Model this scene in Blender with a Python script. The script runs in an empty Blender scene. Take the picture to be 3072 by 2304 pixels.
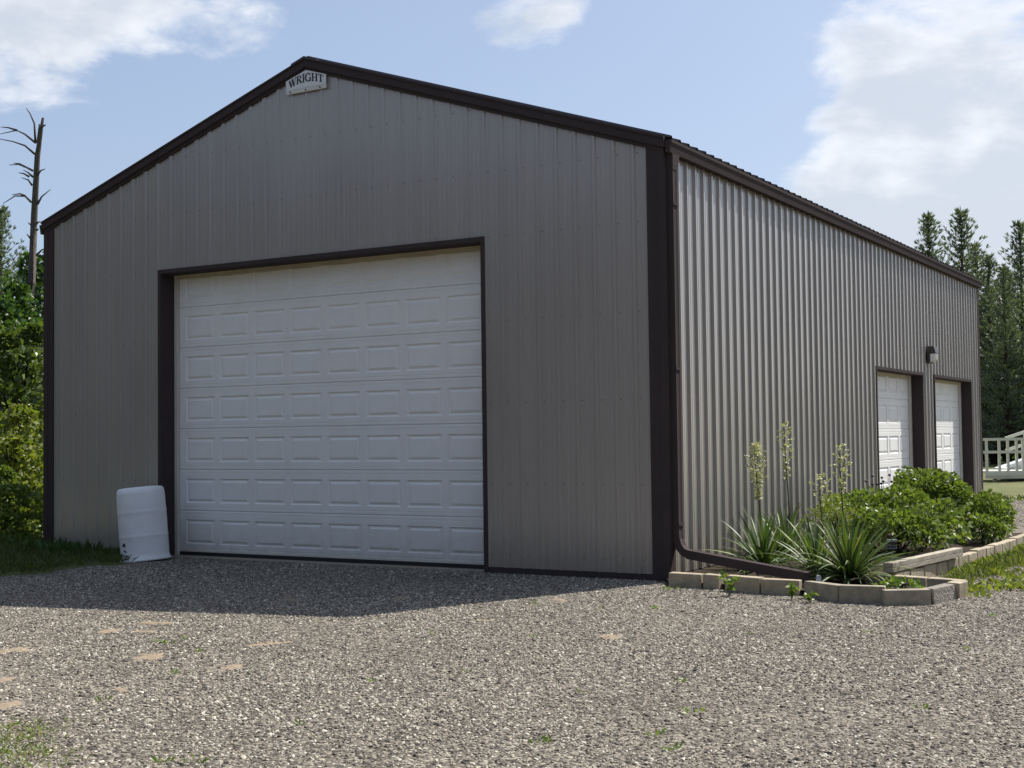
import bpy, bmesh, math, random
import numpy as np
from mathutils import Vector, Matrix
random.seed(7); rng = np.random.default_rng(7)
scene = bpy.context.scene
col = scene.collection
R = math.radians

# ------------------------------------------------------------------ camera
FPX = 3971.4; CAM = np.array([10.2197, -12.4334, 1.4829]); YAW, PITCH, ROLL = .5365, .0403, -.0123
_f = np.array([-math.sin(YAW)*math.cos(PITCH), math.cos(YAW)*math.cos(PITCH), math.sin(PITCH)])
_r0 = np.array([math.cos(YAW), math.sin(YAW), 0.0]); _u0 = np.cross(_r0, _f)
_r = math.cos(ROLL)*_r0 + math.sin(ROLL)*_u0; _u = math.cos(ROLL)*_u0 - math.sin(ROLL)*_r0
cd = bpy.data.cameras.new('camera'); cam = bpy.data.objects.new('camera', cd); col.objects.link(cam)
cam.matrix_world = Matrix(((_r[0], _u[0], -_f[0], CAM[0]), (_r[1], _u[1], -_f[1], CAM[1]),
                           (_r[2], _u[2], -_f[2], CAM[2]), (0, 0, 0, 1)))
cd.sensor_width = 36; cd.lens = FPX/3072*36; cd.clip_end = 2000; cd.clip_start = .1
scene.camera = cam
def ray(u, v):
    d = _f + (u-1536)/FPX*_r - (v-1152)/FPX*_u
    return d/np.linalg.norm(d)
def at_z(u, v, z):
    d = ray(u, v); return CAM + d*(z-CAM[2])/d[2]
def at_y(u, v, y):
    d = ray(u, v); return CAM + d*(y-CAM[1])/d[1]

# ------------------------------------------------------------------ sun, sky, exposure
SUN = Vector((1.34, 3.50, 4.50)).normalized()
ELEV = math.asin(SUN.z); AZ = math.atan2(SUN.x, SUN.y)
sl = bpy.data.lights.new('sun', 'SUN'); sl.energy = 5.0; sl.angle = R(.53); sl.color = (1, .955, .88)
so = bpy.data.objects.new('sun', sl); col.objects.link(so)
so.rotation_mode = 'QUATERNION'; so.rotation_quaternion = SUN.to_track_quat('Z', 'Y')
so.location = (0, 0, 30)
vs = scene.view_settings
vs.view_transform = 'Standard'; vs.look = 'None'; vs.gamma = 1; vs.exposure = 0.62; vs.use_curve_mapping = False
W = bpy.data.worlds.new('World'); scene.world = W; W.use_nodes = True
wn = W.node_tree.nodes; wl = W.node_tree.links; wn.clear()
def N(nt, t, **k):
    n = nt.nodes.new(t)
    for a, b in k.items(): setattr(n, a, b)
    return n
def build_world():
    nt = W.node_tree
    out = N(nt, 'ShaderNodeOutputWorld'); bg = N(nt, 'ShaderNodeBackground')
    sky = N(nt, 'ShaderNodeTexSky'); sky.sky_type = 'NISHITA'; sky.sun_disc = False
    sky.sun_elevation = ELEV; sky.sun_rotation = AZ
    sky.altitude = 200; sky.air_density = 1.0; sky.dust_density = 2.2; sky.ozone_density = 1.6
    bg.inputs['Strength'].default_value = .081
    tc = N(nt, 'ShaderNodeTexCoord')
    sep = N(nt, 'ShaderNodeSeparateXYZ'); wl.new(tc.outputs['Generated'], sep.inputs[0])
    def M(op, a, b=None, clamp=False):
        m = N(nt, 'ShaderNodeMath', operation=op); m.use_clamp = clamp
        for i, x in enumerate((a, b)):
            if x is None: continue
            if isinstance(x, (int, float)): m.inputs[i].default_value = x
            else: wl.new(x, m.inputs[i])
        return m.outputs[0]
    zz = M('ADD', M('MAXIMUM', sep.outputs['Z'], 0.0), .22)
    comb = N(nt, 'ShaderNodeCombineXYZ')
    wl.new(M('DIVIDE', sep.outputs['X'], zz), comb.inputs[0]); wl.new(M('DIVIDE', sep.outputs['Y'], zz), comb.inputs[1])
    comb.inputs[2].default_value = 3.7
    def noise(vec, sc, det, rough, off=0.0, dist=0.0):
        mp = N(nt, 'ShaderNodeMapping'); mp.inputs['Location'].default_value = (off, off*.7, off*.3)
        wl.new(vec, mp.inputs[0])
        n = N(nt, 'ShaderNodeTexNoise'); n.inputs['Scale'].default_value = sc; n.inputs['Detail'].default_value = det
        n.inputs['Roughness'].default_value = rough; n.inputs['Distortion'].default_value = dist
        wl.new(mp.outputs[0], n.inputs['Vector']); return n.outputs['Fac']
    dirv = tc.outputs['Generated']
    big = noise(comb.outputs[0], 1.1, 2, .5, 2.3)
    flat = N(nt, 'ShaderNodeMapping'); flat.inputs['Scale'].default_value = (1, 1, 2.1); wl.new(dirv, flat.inputs[0])
    fine = noise(flat.outputs[0], 6.5, 7, .60, 1.0, .3)
    grey = noise(flat.outputs[0], 9.0, 5, .55, 7.7, .2)
    fine2 = noise(flat.outputs[0], 22., 5, .6, 4.0, .3)
    # cumulus banks standing in the sky at these compass directions
    banks = None
    nrm = N(nt, 'ShaderNodeVectorMath', operation='NORMALIZE'); wl.new(dirv, nrm.inputs[0])
    for (u, v, rad, amp) in [(60, 20, .085, .29), (330, 50, .06, .26), (560, 90, .05, .26), (740, 95, .035, .30), (870, 130, .03, .24), (120, 170, .05, .2), (1580, 30, .038, .42), (1710, 10, .03, .40), (1450, 80, .026, .32),
                             (2560, 80, .05, .34), (2800, 60, .07, .22), (3010, 100, .07, .18), (2960, 330, .06, .16), (2700, 320, .04, .24), (2520, 440, .045, .26), (2400, 600, .055, .40), (2700, 560, .06, .26), (2960, 560, .06, .12),
                             (2440, 720, .07, .42), (2850, 740, .06, .06), (3400, 300, .2, .2), (-500, 0, .22, .2), (2080, 560, .07, -.3), (1100, 250, .1, -.3), (2230, 380, .06, -.2),
                             (330, 420, .1, -.4), (2100, 200, .13, -.32), (1950, 60, .07, -.3), (1200, 60, .06, -.3), (800, 330, .1, -.3), (50, 700, .1, -.25), (2300, 200, .05, -.2)]:
        d = ray(u, v)
        vd = N(nt, 'ShaderNodeVectorMath', operation='DISTANCE'); vd.inputs[1].default_value = tuple(d)
        wl.new(nrm.outputs[0], vd.inputs[0])
        q = M('DIVIDE', vd.outputs['Value'], rad); g = M('POWER', 2.718, M('MULTIPLY', M('MULTIPLY', q, q), -1.0))
        g = M('MULTIPLY', g, amp); banks = g if banks is None else M('ADD', banks, g)
    d0 = M('ADD', M('MULTIPLY', M('SUBTRACT', big, .5), .5), banks)
    d0 = M('ADD', d0, M('MULTIPLY', M('SUBTRACT', fine, .5), 1.9))
    d0 = M('ADD', d0, M('MULTIPLY', M('SUBTRACT', fine2, .5), .55))
    mr = N(nt, 'ShaderNodeMapRange'); mr.interpolation_type = 'SMOOTHSTEP'
    wl.new(d0, mr.inputs[0]); mr.inputs[1].default_value = .03; mr.inputs[2].default_value = .46
    mr.inputs[3].default_value = 0; mr.inputs[4].default_value = .80
    # thick parts of a cloud are a little greyer
    th = N(nt, 'ShaderNodeMapRange'); th.interpolation_type = 'SMOOTHSTEP'
    wl.new(M('ADD', M('ADD', grey, M('MULTIPLY', d0, .30)), M('MULTIPLY', M('SUBTRACT', fine2, .5), -.25)), th.inputs[0])
    th.inputs[1].default_value = .48; th.inputs[2].default_value = .76
    cc = N(nt, 'ShaderNodeMix', data_type='RGBA'); wl.new(th.outputs[0], cc.inputs[0])
    cc.inputs[6].default_value = (8.2, 8.35, 8.6, 1); cc.inputs[7].default_value = (5.6, 6.0, 6.6, 1)
    # thin summer haze whitens the blue
    hz = N(nt, 'ShaderNodeMix', data_type='RGBA'); hz.inputs[0].default_value = .38
    wl.new(sky.outputs[0], hz.inputs[6]); hz.inputs[7].default_value = (4.6, 5.6, 7.6, 1)
    mx = N(nt, 'ShaderNodeMix', data_type='RGBA')
    wl.new(mr.outputs[0], mx.inputs[0]); wl.new(hz.outputs[2], mx.inputs[6]); wl.new(cc.outputs[2], mx.inputs[7])
    wl.new(mx.outputs[2], bg.inputs['Color']); wl.new(bg.outputs[0], out.inputs[0])
build_world()

# ------------------------------------------------------------------ helpers
def tag(o, label=None, cat=None, group=None, kind=None):
    if label: o['label'] = label
    if cat: o['category'] = cat
    if group: o['group'] = group
    if kind: o['kind'] = kind
    return o
def empty(name, loc=(0, 0, 0), rz=0.0, parent=None):
    o = bpy.data.objects.new(name, None); col.objects.link(o); o.location = loc; o.rotation_euler = (0, 0, rz)
    o.empty_display_size = .1; o.parent = parent; return o
def link(name, me, parent=None):
    o = bpy.data.objects.new(name, me); col.objects.link(o); o.parent = parent; return o
class MB:
    def __init__(s): s.v = []; s.f = []; s.m = []
    def quad(s, a, b, c, d, m=0):
        n = len(s.v); s.v += [a, b, c, d]; s.f.append((n, n+1, n+2, n+3)); s.m.append(m)
    def poly(s, pts, m=0):
        n = len(s.v); s.v += pts; s.f.append(tuple(range(n, n+len(pts)))); s.m.append(m)
    def box(s, a, b, m=0, jit=0.0):
        x0, y0, z0 = a; x1, y1, z1 = b
        p = [(x0, y0, z0), (x1, y0, z0), (x1, y1, z0), (x0, y1, z0), (x0, y0, z1), (x1, y0, z1), (x1, y1, z1), (x0, y1, z1)]
        if jit: p = [tuple(c+random.uniform(-jit, jit) for c in q) for q in p]
        s.hexa(p, m)
    def hexa(s, p, m=0):
        n = len(s.v); s.v += [tuple(q) for q in p]
        for f in ((0, 3, 2, 1), (4, 5, 6, 7), (0, 1, 5, 4), (1, 2, 6, 5), (2, 3, 7, 6), (3, 0, 4, 7)):
            s.f.append(tuple(n+i for i in f)); s.m.append(m)
    def beam(s, a, b, w, h, m=0, up=(0, 0, 1)):
        a = Vector(a); b = Vector(b); t = (b-a).normalized(); sd = t.cross(Vector(up)).normalized(); uu = sd.cross(t)
        p = []
        for q in (a, b):
            for (i, j) in ((-1, -1), (1, -1), (1, 1), (-1, 1)): p.append(q+sd*(i*w/2)+uu*(j*h/2))
        n = len(s.v); s.v += [tuple(q) for q in p]
        for f in ((0, 1, 2, 3), (7, 6, 5, 4), (0, 4, 5, 1), (1, 5, 6, 2), (2, 6, 7, 3), (3, 7, 4, 0)):
            s.f.append(tuple(n+i for i in f)); s.m.append(m)
    def tube(s, pts, rad, k=7, m=0, cap=True):
        pts = [Vector(p) for p in pts]; n0 = len(s.v); ref = Vector((0, 0, 1))
        for i, p in enumerate(pts):
            t = (pts[min(i+1, len(pts)-1)]-pts[max(i-1, 0)]).normalized()
            a = t.cross(ref)
            if a.length < .05: a = t.cross(Vector((1, 0, 0)))
            a.normalize(); b = t.cross(a); r = rad[i] if hasattr(rad, '__len__') else rad
            for j in range(k):
                w = 2*math.pi*j/k; s.v.append(tuple(p+a*(r*math.cos(w))+b*(r*math.sin(w))))
        for i in range(len(pts)-1):
            for j in range(k):
                s.f.append((n0+i*k+j, n0+i*k+(j+1) % k, n0+(i+1)*k+(j+1) % k, n0+(i+1)*k+j)); s.m.append(m)
        if cap:
            s.f.append(tuple(n0+j for j in range(k))[::-1]); s.m.append(m)
            s.f.append(tuple(n0+(len(pts)-1)*k+j for j in range(k))); s.m.append(m)
    def sweep(s, pts, prof, upv=(0, 1, 0), m=0, cap=True):
        pts = [Vector(p) for p in pts]; k = len(prof); n0 = len(s.v)
        for i, p in enumerate(pts):
            t = (pts[min(i+1, len(pts)-1)]-pts[max(i-1, 0)]).normalized()
            a = Vector(upv); a = (a-t*a.dot(t)).normalized(); b = t.cross(a)
            for (q, w) in prof: s.v.append(tuple(p+a*q+b*w))
        for i in range(len(pts)-1):
            for j in range(k):
                s.f.append((n0+i*k+j, n0+i*k+(j+1) % k, n0+(i+1)*k+(j+1) % k, n0+(i+1)*k+j)); s.m.append(m)
        if cap:
            s.f.append(tuple(n0+j for j in range(k))[::-1]); s.m.append(m)
            s.f.append(tuple(n0+(len(pts)-1)*k+j for j in range(k))); s.m.append(m)
    def lathe(s, prof, k=32, m=0):
        n0 = len(s.v)
        for (r, z) in prof:
            for j in range(k):
                w = 2*math.pi*j/k; s.v.append((r*math.cos(w), r*math.sin(w), z))
        for i in range(len(prof)-1):
            for j in range(k):
                s.f.append((n0+i*k+j, n0+i*k+(j+1) % k, n0+(i+1)*k+(j+1) % k, n0+(i+1)*k+j)); s.m.append(m)
    def mesh(s, name, mats, smooth=False, fix=False):
        me = bpy.data.meshes.new(name); me.from_pydata(s.v, [], s.f)
        for mt in (mats if isinstance(mats, (list, tuple)) else [mats]): me.materials.append(mt)
        me.polygons.foreach_set('material_index', s.m)
        if smooth: me.polygons.foreach_set('use_smooth', [True]*len(s.f))
        if fix:
            bm = bmesh.new(); bm.from_mesh(me); bmesh.ops.remove_doubles(bm, verts=bm.verts, dist=1e-5)
            bmesh.ops.recalc_face_normals(bm, faces=bm.faces); bm.to_mesh(me); bm.free()
        me.update(); return me
    def build(s, name, mats, parent=None, smooth=False, fix=False, bevel=0.0):
        o = link(name, s.mesh(name, mats, smooth, fix), parent)
        if bevel:
            b = o.modifiers.new('bevel', 'BEVEL'); b.width = bevel; b.segments = 2; b.limit_method = 'ANGLE'
        return o
def np_mesh(name, V, k, mat, smooth=False):
    """V: (n, k, 3) array of separate k-gons"""
    n = len(V); me = bpy.data.meshes.new(name)
    me.vertices.add(n*k); me.vertices.foreach_set('co', np.ascontiguousarray(V, dtype=np.float32).ravel())
    me.loops.add(n*k); me.loops.foreach_set('vertex_index', np.arange(n*k, dtype=np.int32))
    me.polygons.add(n); me.polygons.foreach_set('loop_start', np.arange(0, n*k, k, dtype=np.int32))
    me.polygons.foreach_set('loop_total', np.full(n, k, dtype=np.int32))
    me.materials.append(mat); me.update(calc_edges=True); return me
def unit(a): return a/(np.linalg.norm(a, axis=-1, keepdims=True)+1e-9)
def leaves(P, D, L, wid, fold=.25, droop=0.0):
    """kite leaves: P base points, D directions (n,3), L lengths; returns (n,4,3)"""
    D = unit(D); n = len(P); rnd = unit(rng.normal(size=(n, 3)))
    S = unit(np.cross(D, rnd)); U = np.cross(S, D); L = np.asarray(L).reshape(-1, 1)*np.ones((n, 1))
    a = P; c = P+D*L+np.array([0, 0, -1.])*L*droop
    m = P+D*L*.5
    b = m+S*L*wid+U*L*wid*fold; d = m-S*L*wid+U*L*wid*fold
    return np.stack([a, b, c, d], 1)

# ------------------------------------------------------------------ materials
def mat(name, base, rough=.6, spec=.5, var=.0, vscale=3.0, bump=0.0, bscale=60.0, base2=None, metal=0.0, trans=0.0, island=0.0, stretch=None, obj_rand=0.0, coat=0.0, dirt=0.0):
    m = bpy.data.materials.new(name); m.use_nodes = True; nt = m.node_tree; L = nt.links
    b = nt.nodes['Principled BSDF']
    b.inputs['Roughness'].default_value = rough; b.inputs['Specular IOR Level'].default_value = spec; b.inputs['Metallic'].default_value = metal
    b.inputs['Coat Weight'].default_value = coat; b.inputs['Coat Roughness'].default_value = .12
    tc = N(nt, 'ShaderNodeTexCoord'); vec = tc.outputs['Object']
    if stretch:
        mp = N(nt, 'ShaderNodeMapping'); mp.inputs['Scale'].default_value = stretch; L.new(vec, mp.inputs[0]); vec = mp.outputs[0]
    colr = None
    b2 = base2 if base2 else tuple(c*(1-var) for c in base)
    mix = N(nt, 'ShaderNodeMix', data_type='RGBA')
    mix.inputs[6].default_value = (*base, 1); mix.inputs[7].default_value = (*b2, 1)
    if island:
        g = N(nt, 'ShaderNodeNewGeometry'); fac = g.outputs['Random Per Island']
    elif obj_rand:
        g = N(nt, 'ShaderNodeObjectInfo'); fac = g.outputs['Random']
    else:
        nz = N(nt, 'ShaderNodeTexNoise'); nz.inputs['Scale'].default_value = vscale; nz.inputs['Detail'].default_value = 6; nz.inputs['Roughness'].default_value = .65
        L.new(vec, nz.inputs['Vector'])
        mr = N(nt, 'ShaderNodeMapRange'); mr.inputs[1].default_value = .32; mr.inputs[2].default_value = .68; L.new(nz.outputs['Fac'], mr.inputs[0]); fac = mr.outputs[0]
    L.new(fac, mix.inputs[0]); colr = mix.outputs[2]
    if dirt:   # dust and rain splash on the lowest half metre
        ge = N(nt, 'ShaderNodeNewGeometry'); sx = N(nt, 'ShaderNodeSeparateXYZ'); L.new(ge.outputs['Position'], sx.inputs[0])
        d1 = N(nt, 'ShaderNodeTexNoise'); d1.inputs['Scale'].default_value = 7; d1.inputs['Detail'].default_value = 8; d1.inputs['Roughness'].default_value = .7; L.new(ge.outputs['Position'], d1.inputs['Vector'])
        hm = N(nt, 'ShaderNodeMapRange'); L.new(sx.outputs['Z'], hm.inputs[0]); hm.inputs[1].default_value = .04; hm.inputs[2].default_value = .55; hm.inputs[3].default_value = 1.0; hm.inputs[4].default_value = 0.0
        pm = N(nt, 'ShaderNodeMath', operation='MULTIPLY'); L.new(hm.outputs[0], pm.inputs[0]); L.new(d1.outputs['Fac'], pm.inputs[1])
        p2 = N(nt, 'ShaderNodeMath', operation='MULTIPLY'); L.new(pm.outputs[0], p2.inputs[0]); p2.inputs[1].default_value = dirt*1.9; p2.use_clamp = True
        dm = N(nt, 'ShaderNodeMix', data_type='RGBA'); L.new(p2.outputs[0], dm.inputs[0]); L.new(colr, dm.inputs[6]); dm.inputs[7].default_value = (.27, .225, .17, 1); colr = dm.outputs[2]
    L.new(colr, b.inputs['Base Color'])
    if bump:
        nb = N(nt, 'ShaderNodeTexNoise'); nb.inputs['Scale'].default_value = bscale; nb.inputs['Detail'].default_value = 5
        L.new(vec, nb.inputs['Vector'])
        bp = N(nt, 'ShaderNodeBump'); bp.inputs['Strength'].default_value = 1.0; bp.inputs['Distance'].default_value = bump
        L.new(nb.outputs['Fac'], bp.inputs['Height']); L.new(bp.outputs[0], b.inputs['Normal'])
    if trans:
        t = N(nt, 'ShaderNodeBsdfTranslucent'); gm = N(nt, 'ShaderNodeMix', data_type='RGBA', blend_type='MULTIPLY')
        gm.inputs[0].default_value = 1; gm.inputs[7].default_value = (1.5, 1.6, .6, 1); L.new(colr, gm.inputs[6]); L.new(gm.outputs[2], t.inputs['Color'])
        mxs = N(nt, 'ShaderNodeMixShader'); mxs.inputs[0].default_value = trans
        L.new(b.outputs[0], mxs.inputs[1]); L.new(t.outputs[0], mxs.inputs[2]); L.new(mxs.outputs[0], nt.nodes['Material Output'].inputs[0])
    return m
M = {}
M['steel'] = mat('taupe_painted_steel', (.348, .319, .291), .28, .85, .13, 1.3, .0010, 5, stretch=(1, 1, .22), metal=.03, coat=.45, dirt=.55)
M['brown'] = mat('dark_brown_trim', (.066, .052, .052), .75, .04, .15, 2)
M['roofm'] = mat('brown_roof_steel', (.07, .054, .054), .45, .3, .2, 2)
M['screw'] = mat('screw_head', (.11, .10, .09), .5)
M['door'] = mat('white_door_steel', (.87, .865, .84), .42, .45, .07, 2.2, .0006, 120, dirt=.38)
M['stop'] = mat('off_white_stop', (.66, .63, .55), .6, .3, .15, 4)
M['header'] = mat('cream_stop_strip', (.55, .50, .36), .6, .3, .2, 4)
M['rubber'] = mat('black_rubber', (.015, .015, .016), .6)
M['sign'] = mat('sign_white', (.72, .73, .72), .45, .5, .12, 8)
M['ink'] = mat('sign_lettering', (.012, .016, .022), .5)
M['plastic'] = mat('white_plastic', (.89, .90, .91), .38, .5, .1, 5)
M['block'] = mat('tan_concrete_block', (.44, .375, .275), .9, .2, .4, 9, .004, 70, obj_rand=0)
M['block2'] = mat('grey_concrete_block', (.37, .325, .25), .9, .2, .4, 12, .005, 60)
M['rough'] = mat('split_face_block', (.30, .275, .24), .95, .2, .5, 25, .018, 35)
M['timber'] = mat('weathered_timber', (.46, .41, .33), .85, .2, .45, 5, .003, 30, stretch=(8, .7, 8))
M['soil'] = mat('dark_soil', (.055, .042, .03), .95, .1, .5, 12, .02, 40)
M['sand'] = mat('orange_sand', (.35, .27, .185), .95, .1, .25, 22, .008, 90, base2=(.20, .165, .125))
M['leaf_bush'] = mat('bush_leaf', (.085, .13, .034), .5, .28, base2=(.19, .245, .06), trans=.26, island=1)
M['leaf_dark'] = mat('dark_leaf', (.035, .075, .018), .45, .5, base2=(.07, .13, .028), trans=.28, island=1)
M['leaf_lime'] = mat('yellow_green_leaf', (.10, .14, .028), .5, .4, base2=(.20, .22, .045), trans=.35, island=1)
M['leaf_tree'] = mat('broad_leaf', (.045, .080, .022), .4, .5, base2=(.125, .165, .04), trans=.28, island=1)
M['needle'] = mat('pine_needle', (.070, .092, .066), .5, .4, base2=(.145, .18, .12), trans=.28, island=1)
M['needle_b'] = mat('spruce_needle', (.075, .10, .07), .5, .4, base2=(.15, .185, .125), trans=.28, island=1)
M['added_woodm'] = mat('added_wood_foliage', (.040, .046, .036), .7, .2, base2=(.06, .066, .05), island=1)  # dark neutral leaves for the added trees that cut sky light
M['yucca'] = mat('yucca_blade', (.050, .090, .033), .5, .3, base2=(.105, .15, .05), trans=.2, obj_rand=1)
M['yucca_y'] = mat('pale_yucca_blade', (.20, .21, .08), .55, .25, base2=(.15, .20, .06), trans=.2, obj_rand=1)
M['stalk'] = mat('yucca_stalk', (.075, .075, .04), .6, .3, .3, 20)
M['flower'] = mat('cream_flower', (.66, .63, .46), .6, .3, base2=(.36, .40, .18), trans=.15, island=1)
M['bark'] = mat('grey_bark', (.125, .108, .095), .95, .1, .6, 7, .02, 22, stretch=(3, 3, .7))
M['bark_d'] = mat('dark_bark', (.06, .045, .035), .95, .1, .5, 7, .02, 22)
M['grass'] = mat('grass_blade', (.050, .078, .022), .6, .3, base2=(.11, .125, .042), trans=.3, island=1)
M['weed'] = mat('weed_leaf', (.085, .16, .03), .5, .4, base2=(.19, .25, .05), trans=.3, island=1)
M['dry'] = mat('dry_blade', (.27, .22, .09), .7, .2, base2=(.17, .17, .06), trans=.2, island=1)
M['ramp'] = mat('cream_painted_wood', (.66, .65, .56), .6, .3, .12, 3)
M['rampw'] = mat('white_ramp_panel', (.70, .71, .72), .5, .4, .08, 3)
M['lampm'] = mat('dark_bronze', (.030, .027, .025), .4, .5)
M['lens'] = mat('frosted_lens', (.70, .71, .70), .25, .6, .1, 12)
M['stake'] = mat('grey_plastic', (.22, .235, .25), .5, .5)
M['figure'] = mat('pink_ceramic', (.42, .30, .27), .5, .5, .3, 30)
M['berry'] = mat('dark_seed_head', (.016, .010, .014), .6)

def ground_mats():
    # gravel bed between the stones
    m = bpy.data.materials.new('gravel_bed'); m.use_nodes = True; nt = m.node_tree; L = nt.links; b = nt.nodes['Principled BSDF']
    tc = N(nt, 'ShaderNodeTexCoord'); v = N(nt, 'ShaderNodeTexVoronoi'); v.inputs['Scale'].default_value = 42
    L.new(tc.outputs['Object'], v.inputs['Vector'])
    cr = N(nt, 'ShaderNodeValToRGB'); e = cr.color_ramp.elements
    e[0].color = (.06, .05, .042, 1); e[1].color = (.30, .27, .22, 1); x = e.new(.5); x.color = (.15, .13, .105, 1)
    sp = N(nt, 'ShaderNodeSeparateColor'); L.new(v.outputs['Color'], sp.inputs[0]); L.new(sp.outputs[0], cr.inputs[0])
    nz = N(nt, 'ShaderNodeTexNoise'); nz.inputs['Scale'].default_value = .9; nz.inputs['Detail'].default_value = 5; L.new(tc.outputs['Object'], nz.inputs['Vector'])
    mr = N(nt, 'ShaderNodeMapRange'); mr.inputs[1].default_value = .3; mr.inputs[2].default_value = .7; mr.inputs[3].default_value = .72; mr.inputs[4].default_value = 1.1; L.new(nz.outputs['Fac'], mr.inputs[0])
    mm = N(nt, 'ShaderNodeMix', data_type='RGBA', blend_type='MULTIPLY'); mm.inputs[0].default_value = 1; L.new(cr.outputs[0], mm.inputs[6]); L.new(mr.outputs[0], mm.inputs[7])
    L.new(mm.outputs[2], b.inputs['Base Color']); b.inputs['Roughness'].default_value = .9; b.inputs['Specular IOR Level'].default_value = .2
    bp = N(nt, 'ShaderNodeBump'); bp.inputs['Distance'].default_value = .012; bp.invert = True; L.new(v.outputs['Distance'], bp.inputs['Height']); L.new(bp.outputs[0], b.inputs['Normal'])
    M['gravel'] = m
    # stones
    m = bpy.data.materials.new('gravel_stone'); m.use_nodes = True; nt = m.node_tree; L = nt.links; b = nt.nodes['Principled BSDF']
    oi = N(nt, 'ShaderNodeObjectInfo'); cr = N(nt, 'ShaderNodeValToRGB'); e = cr.color_ramp.elements
    e[0].color = (.06, .05, .045, 1); e[1].color = (.62, .58, .49, 1)
    for p, c in ((.25, (.115, .100, .084)), (.5, (.205, .180, .145)), (.70, (.300, .258, .195)), (.88, (.42, .385, .315))):
        q = e.new(p); q.color = (*c, 1)
    L.new(oi.outputs['Random'], cr.inputs[0]); L.new(cr.outputs[0], b.inputs['Base Color']); b.inputs['Roughness'].default_value = .8; b.inputs['Specular IOR Level'].default_value = .3
    M['stone'] = m
    # mown lawn / rough grass ground
    m = bpy.data.materials.new('lawn'); m.use_nodes = True; nt = m.node_tree; L = nt.links; b = nt.nodes['Principled BSDF']
    tc = N(nt, 'ShaderNodeTexCoord')
    n1 = N(nt, 'ShaderNodeTexNoise'); n1.inputs['Scale'].default_value = .8; n1.inputs['Detail'].default_value = 8; n1.inputs['Roughness'].default_value = .7; L.new(tc.outputs['Object'], n1.inputs['Vector'])
    n2 = N(nt, 'ShaderNodeTexNoise'); n2.inputs['Scale'].default_value = 35; n2.inputs['Detail'].default_value = 4; L.new(tc.outputs['Object'], n2.inputs['Vector'])
    cr = N(nt, 'ShaderNodeValToRGB'); e = cr.color_ramp.elements; e[0].position = .3; e[1].position = .7
    e[0].color = (.085, .105, .035, 1); e[1].color = (.19, .185, .085, 1)
    ad = N(nt, 'ShaderNodeMath', operation='MULTIPLY_ADD'); L.new(n2.outputs['Fac'], ad.inputs[0]); ad.inputs[1].default_value = .45; 
    sb = N(nt, 'ShaderNodeMath', operation='SUBTRACT'); L.new(n1.outputs['Fac'], sb.inputs[0]); sb.inputs[1].default_value = .22; L.new(sb.outputs[0], ad.inputs[2])
    L.new(ad.outputs[0], cr.inputs[0]); L.new(cr.outputs[0], b.inputs['Base Color']); b.inputs['Roughness'].default_value = .9; b.inputs['Specular IOR Level'].default_value = .15
    bp = N(nt, 'ShaderNodeBump'); bp.inputs['Distance'].default_value = .04; L.new(n2.outputs['Fac'], bp.inputs['Height']); L.new(bp.outputs[0], b.inputs['Normal'])
    M['lawn'] = m
ground_mats()

# ------------------------------------------------------------------ ground
def gz(x, y):
    t = np.clip((np.asarray(y, float)-4)/26, 0, 1); t = t*t*(3-2*t)
    return .21*t
def grid_mesh(name, xs, ys, dz, m, keep=None):
    X, Y = np.meshgrid(xs, ys); Z = gz(X, Y)+dz
    nx, ny = len(xs), len(ys); V = np.stack([X, Y, Z], -1).reshape(-1, 3)
    F = []
    for j in range(ny-1):
        for i in range(nx-1):
            cx = (xs[i]+xs[i+1])/2; cy = (ys[j]+ys[j+1])/2
            if keep is None or keep(cx, cy): F.append((j*nx+i, j*nx+i+1, (j+1)*nx+i+1, (j+1)*nx+i))
    me = bpy.data.meshes.new(name); me.from_pydata(V.tolist(), [], F); me.materials.append(m); me.update(); return me
xs = np.concatenate([[-900, -300, -120, -60], np.arange(-40, 41, 4.), [60, 120, 300, 900]])
o = link('ground', grid_mesh('ground', xs, xs, -.012, M['lawn']))
tag(o, 'grassy ground and mown lawn stretching out to the tree line', 'ground', kind='structure')
def left_edge(y):
    y = np.asarray(y, float)
    e = np.where(y > -1, -2.75+(-y)*.55, np.where(y > -3, -2.2-(-1-y)*.02, -2.24-(-3-y)*.8))
    return e + .10*np.sin(y*5.1)+.06*np.sin(y*11.3+1)
def gravel_yard():
    xs = np.arange(-30, 34.1, 1.0); rows = []
    ys = np.concatenate([np.arange(-40, -8, 2.), np.arange(-8, 16.0, .125)])
    b = MB()
    right = 34.0
    def row(y):
        if y <= .02: lo = float(left_edge(y))
        else: lo = 4.60
        return [lo+(right-lo)*t for t in np.linspace(0, 1, 24)**1.6]
    ys = [y for y in ys if y < 15.7]
    for j in range(len(ys)-1):
        a, c = row(ys[j]), row(ys[j+1])
        if ys[j] <= .02 < ys[j+1]: a = row(.03)
        for i in range(23):
            wv = lambda x, y: y+(.16*math.sin(x*1.7)+.1*math.sin(x*4.3) if y > 15.4 else 0)
            p = [(a[i], ys[j]), (a[i+1], ys[j]), (c[i+1], ys[j+1]), (c[i], ys[j+1])]
            b.quad(*[(x, wv(x, y), float(gz(x, y))) for x, y in p])
    o = b.build('gravel_yard', M['gravel'], smooth=True, fix=True)
    tag(o, 'grey and tan gravel driveway in front of the barn', 'gravel', kind='structure')
gravel_yard()

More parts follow.
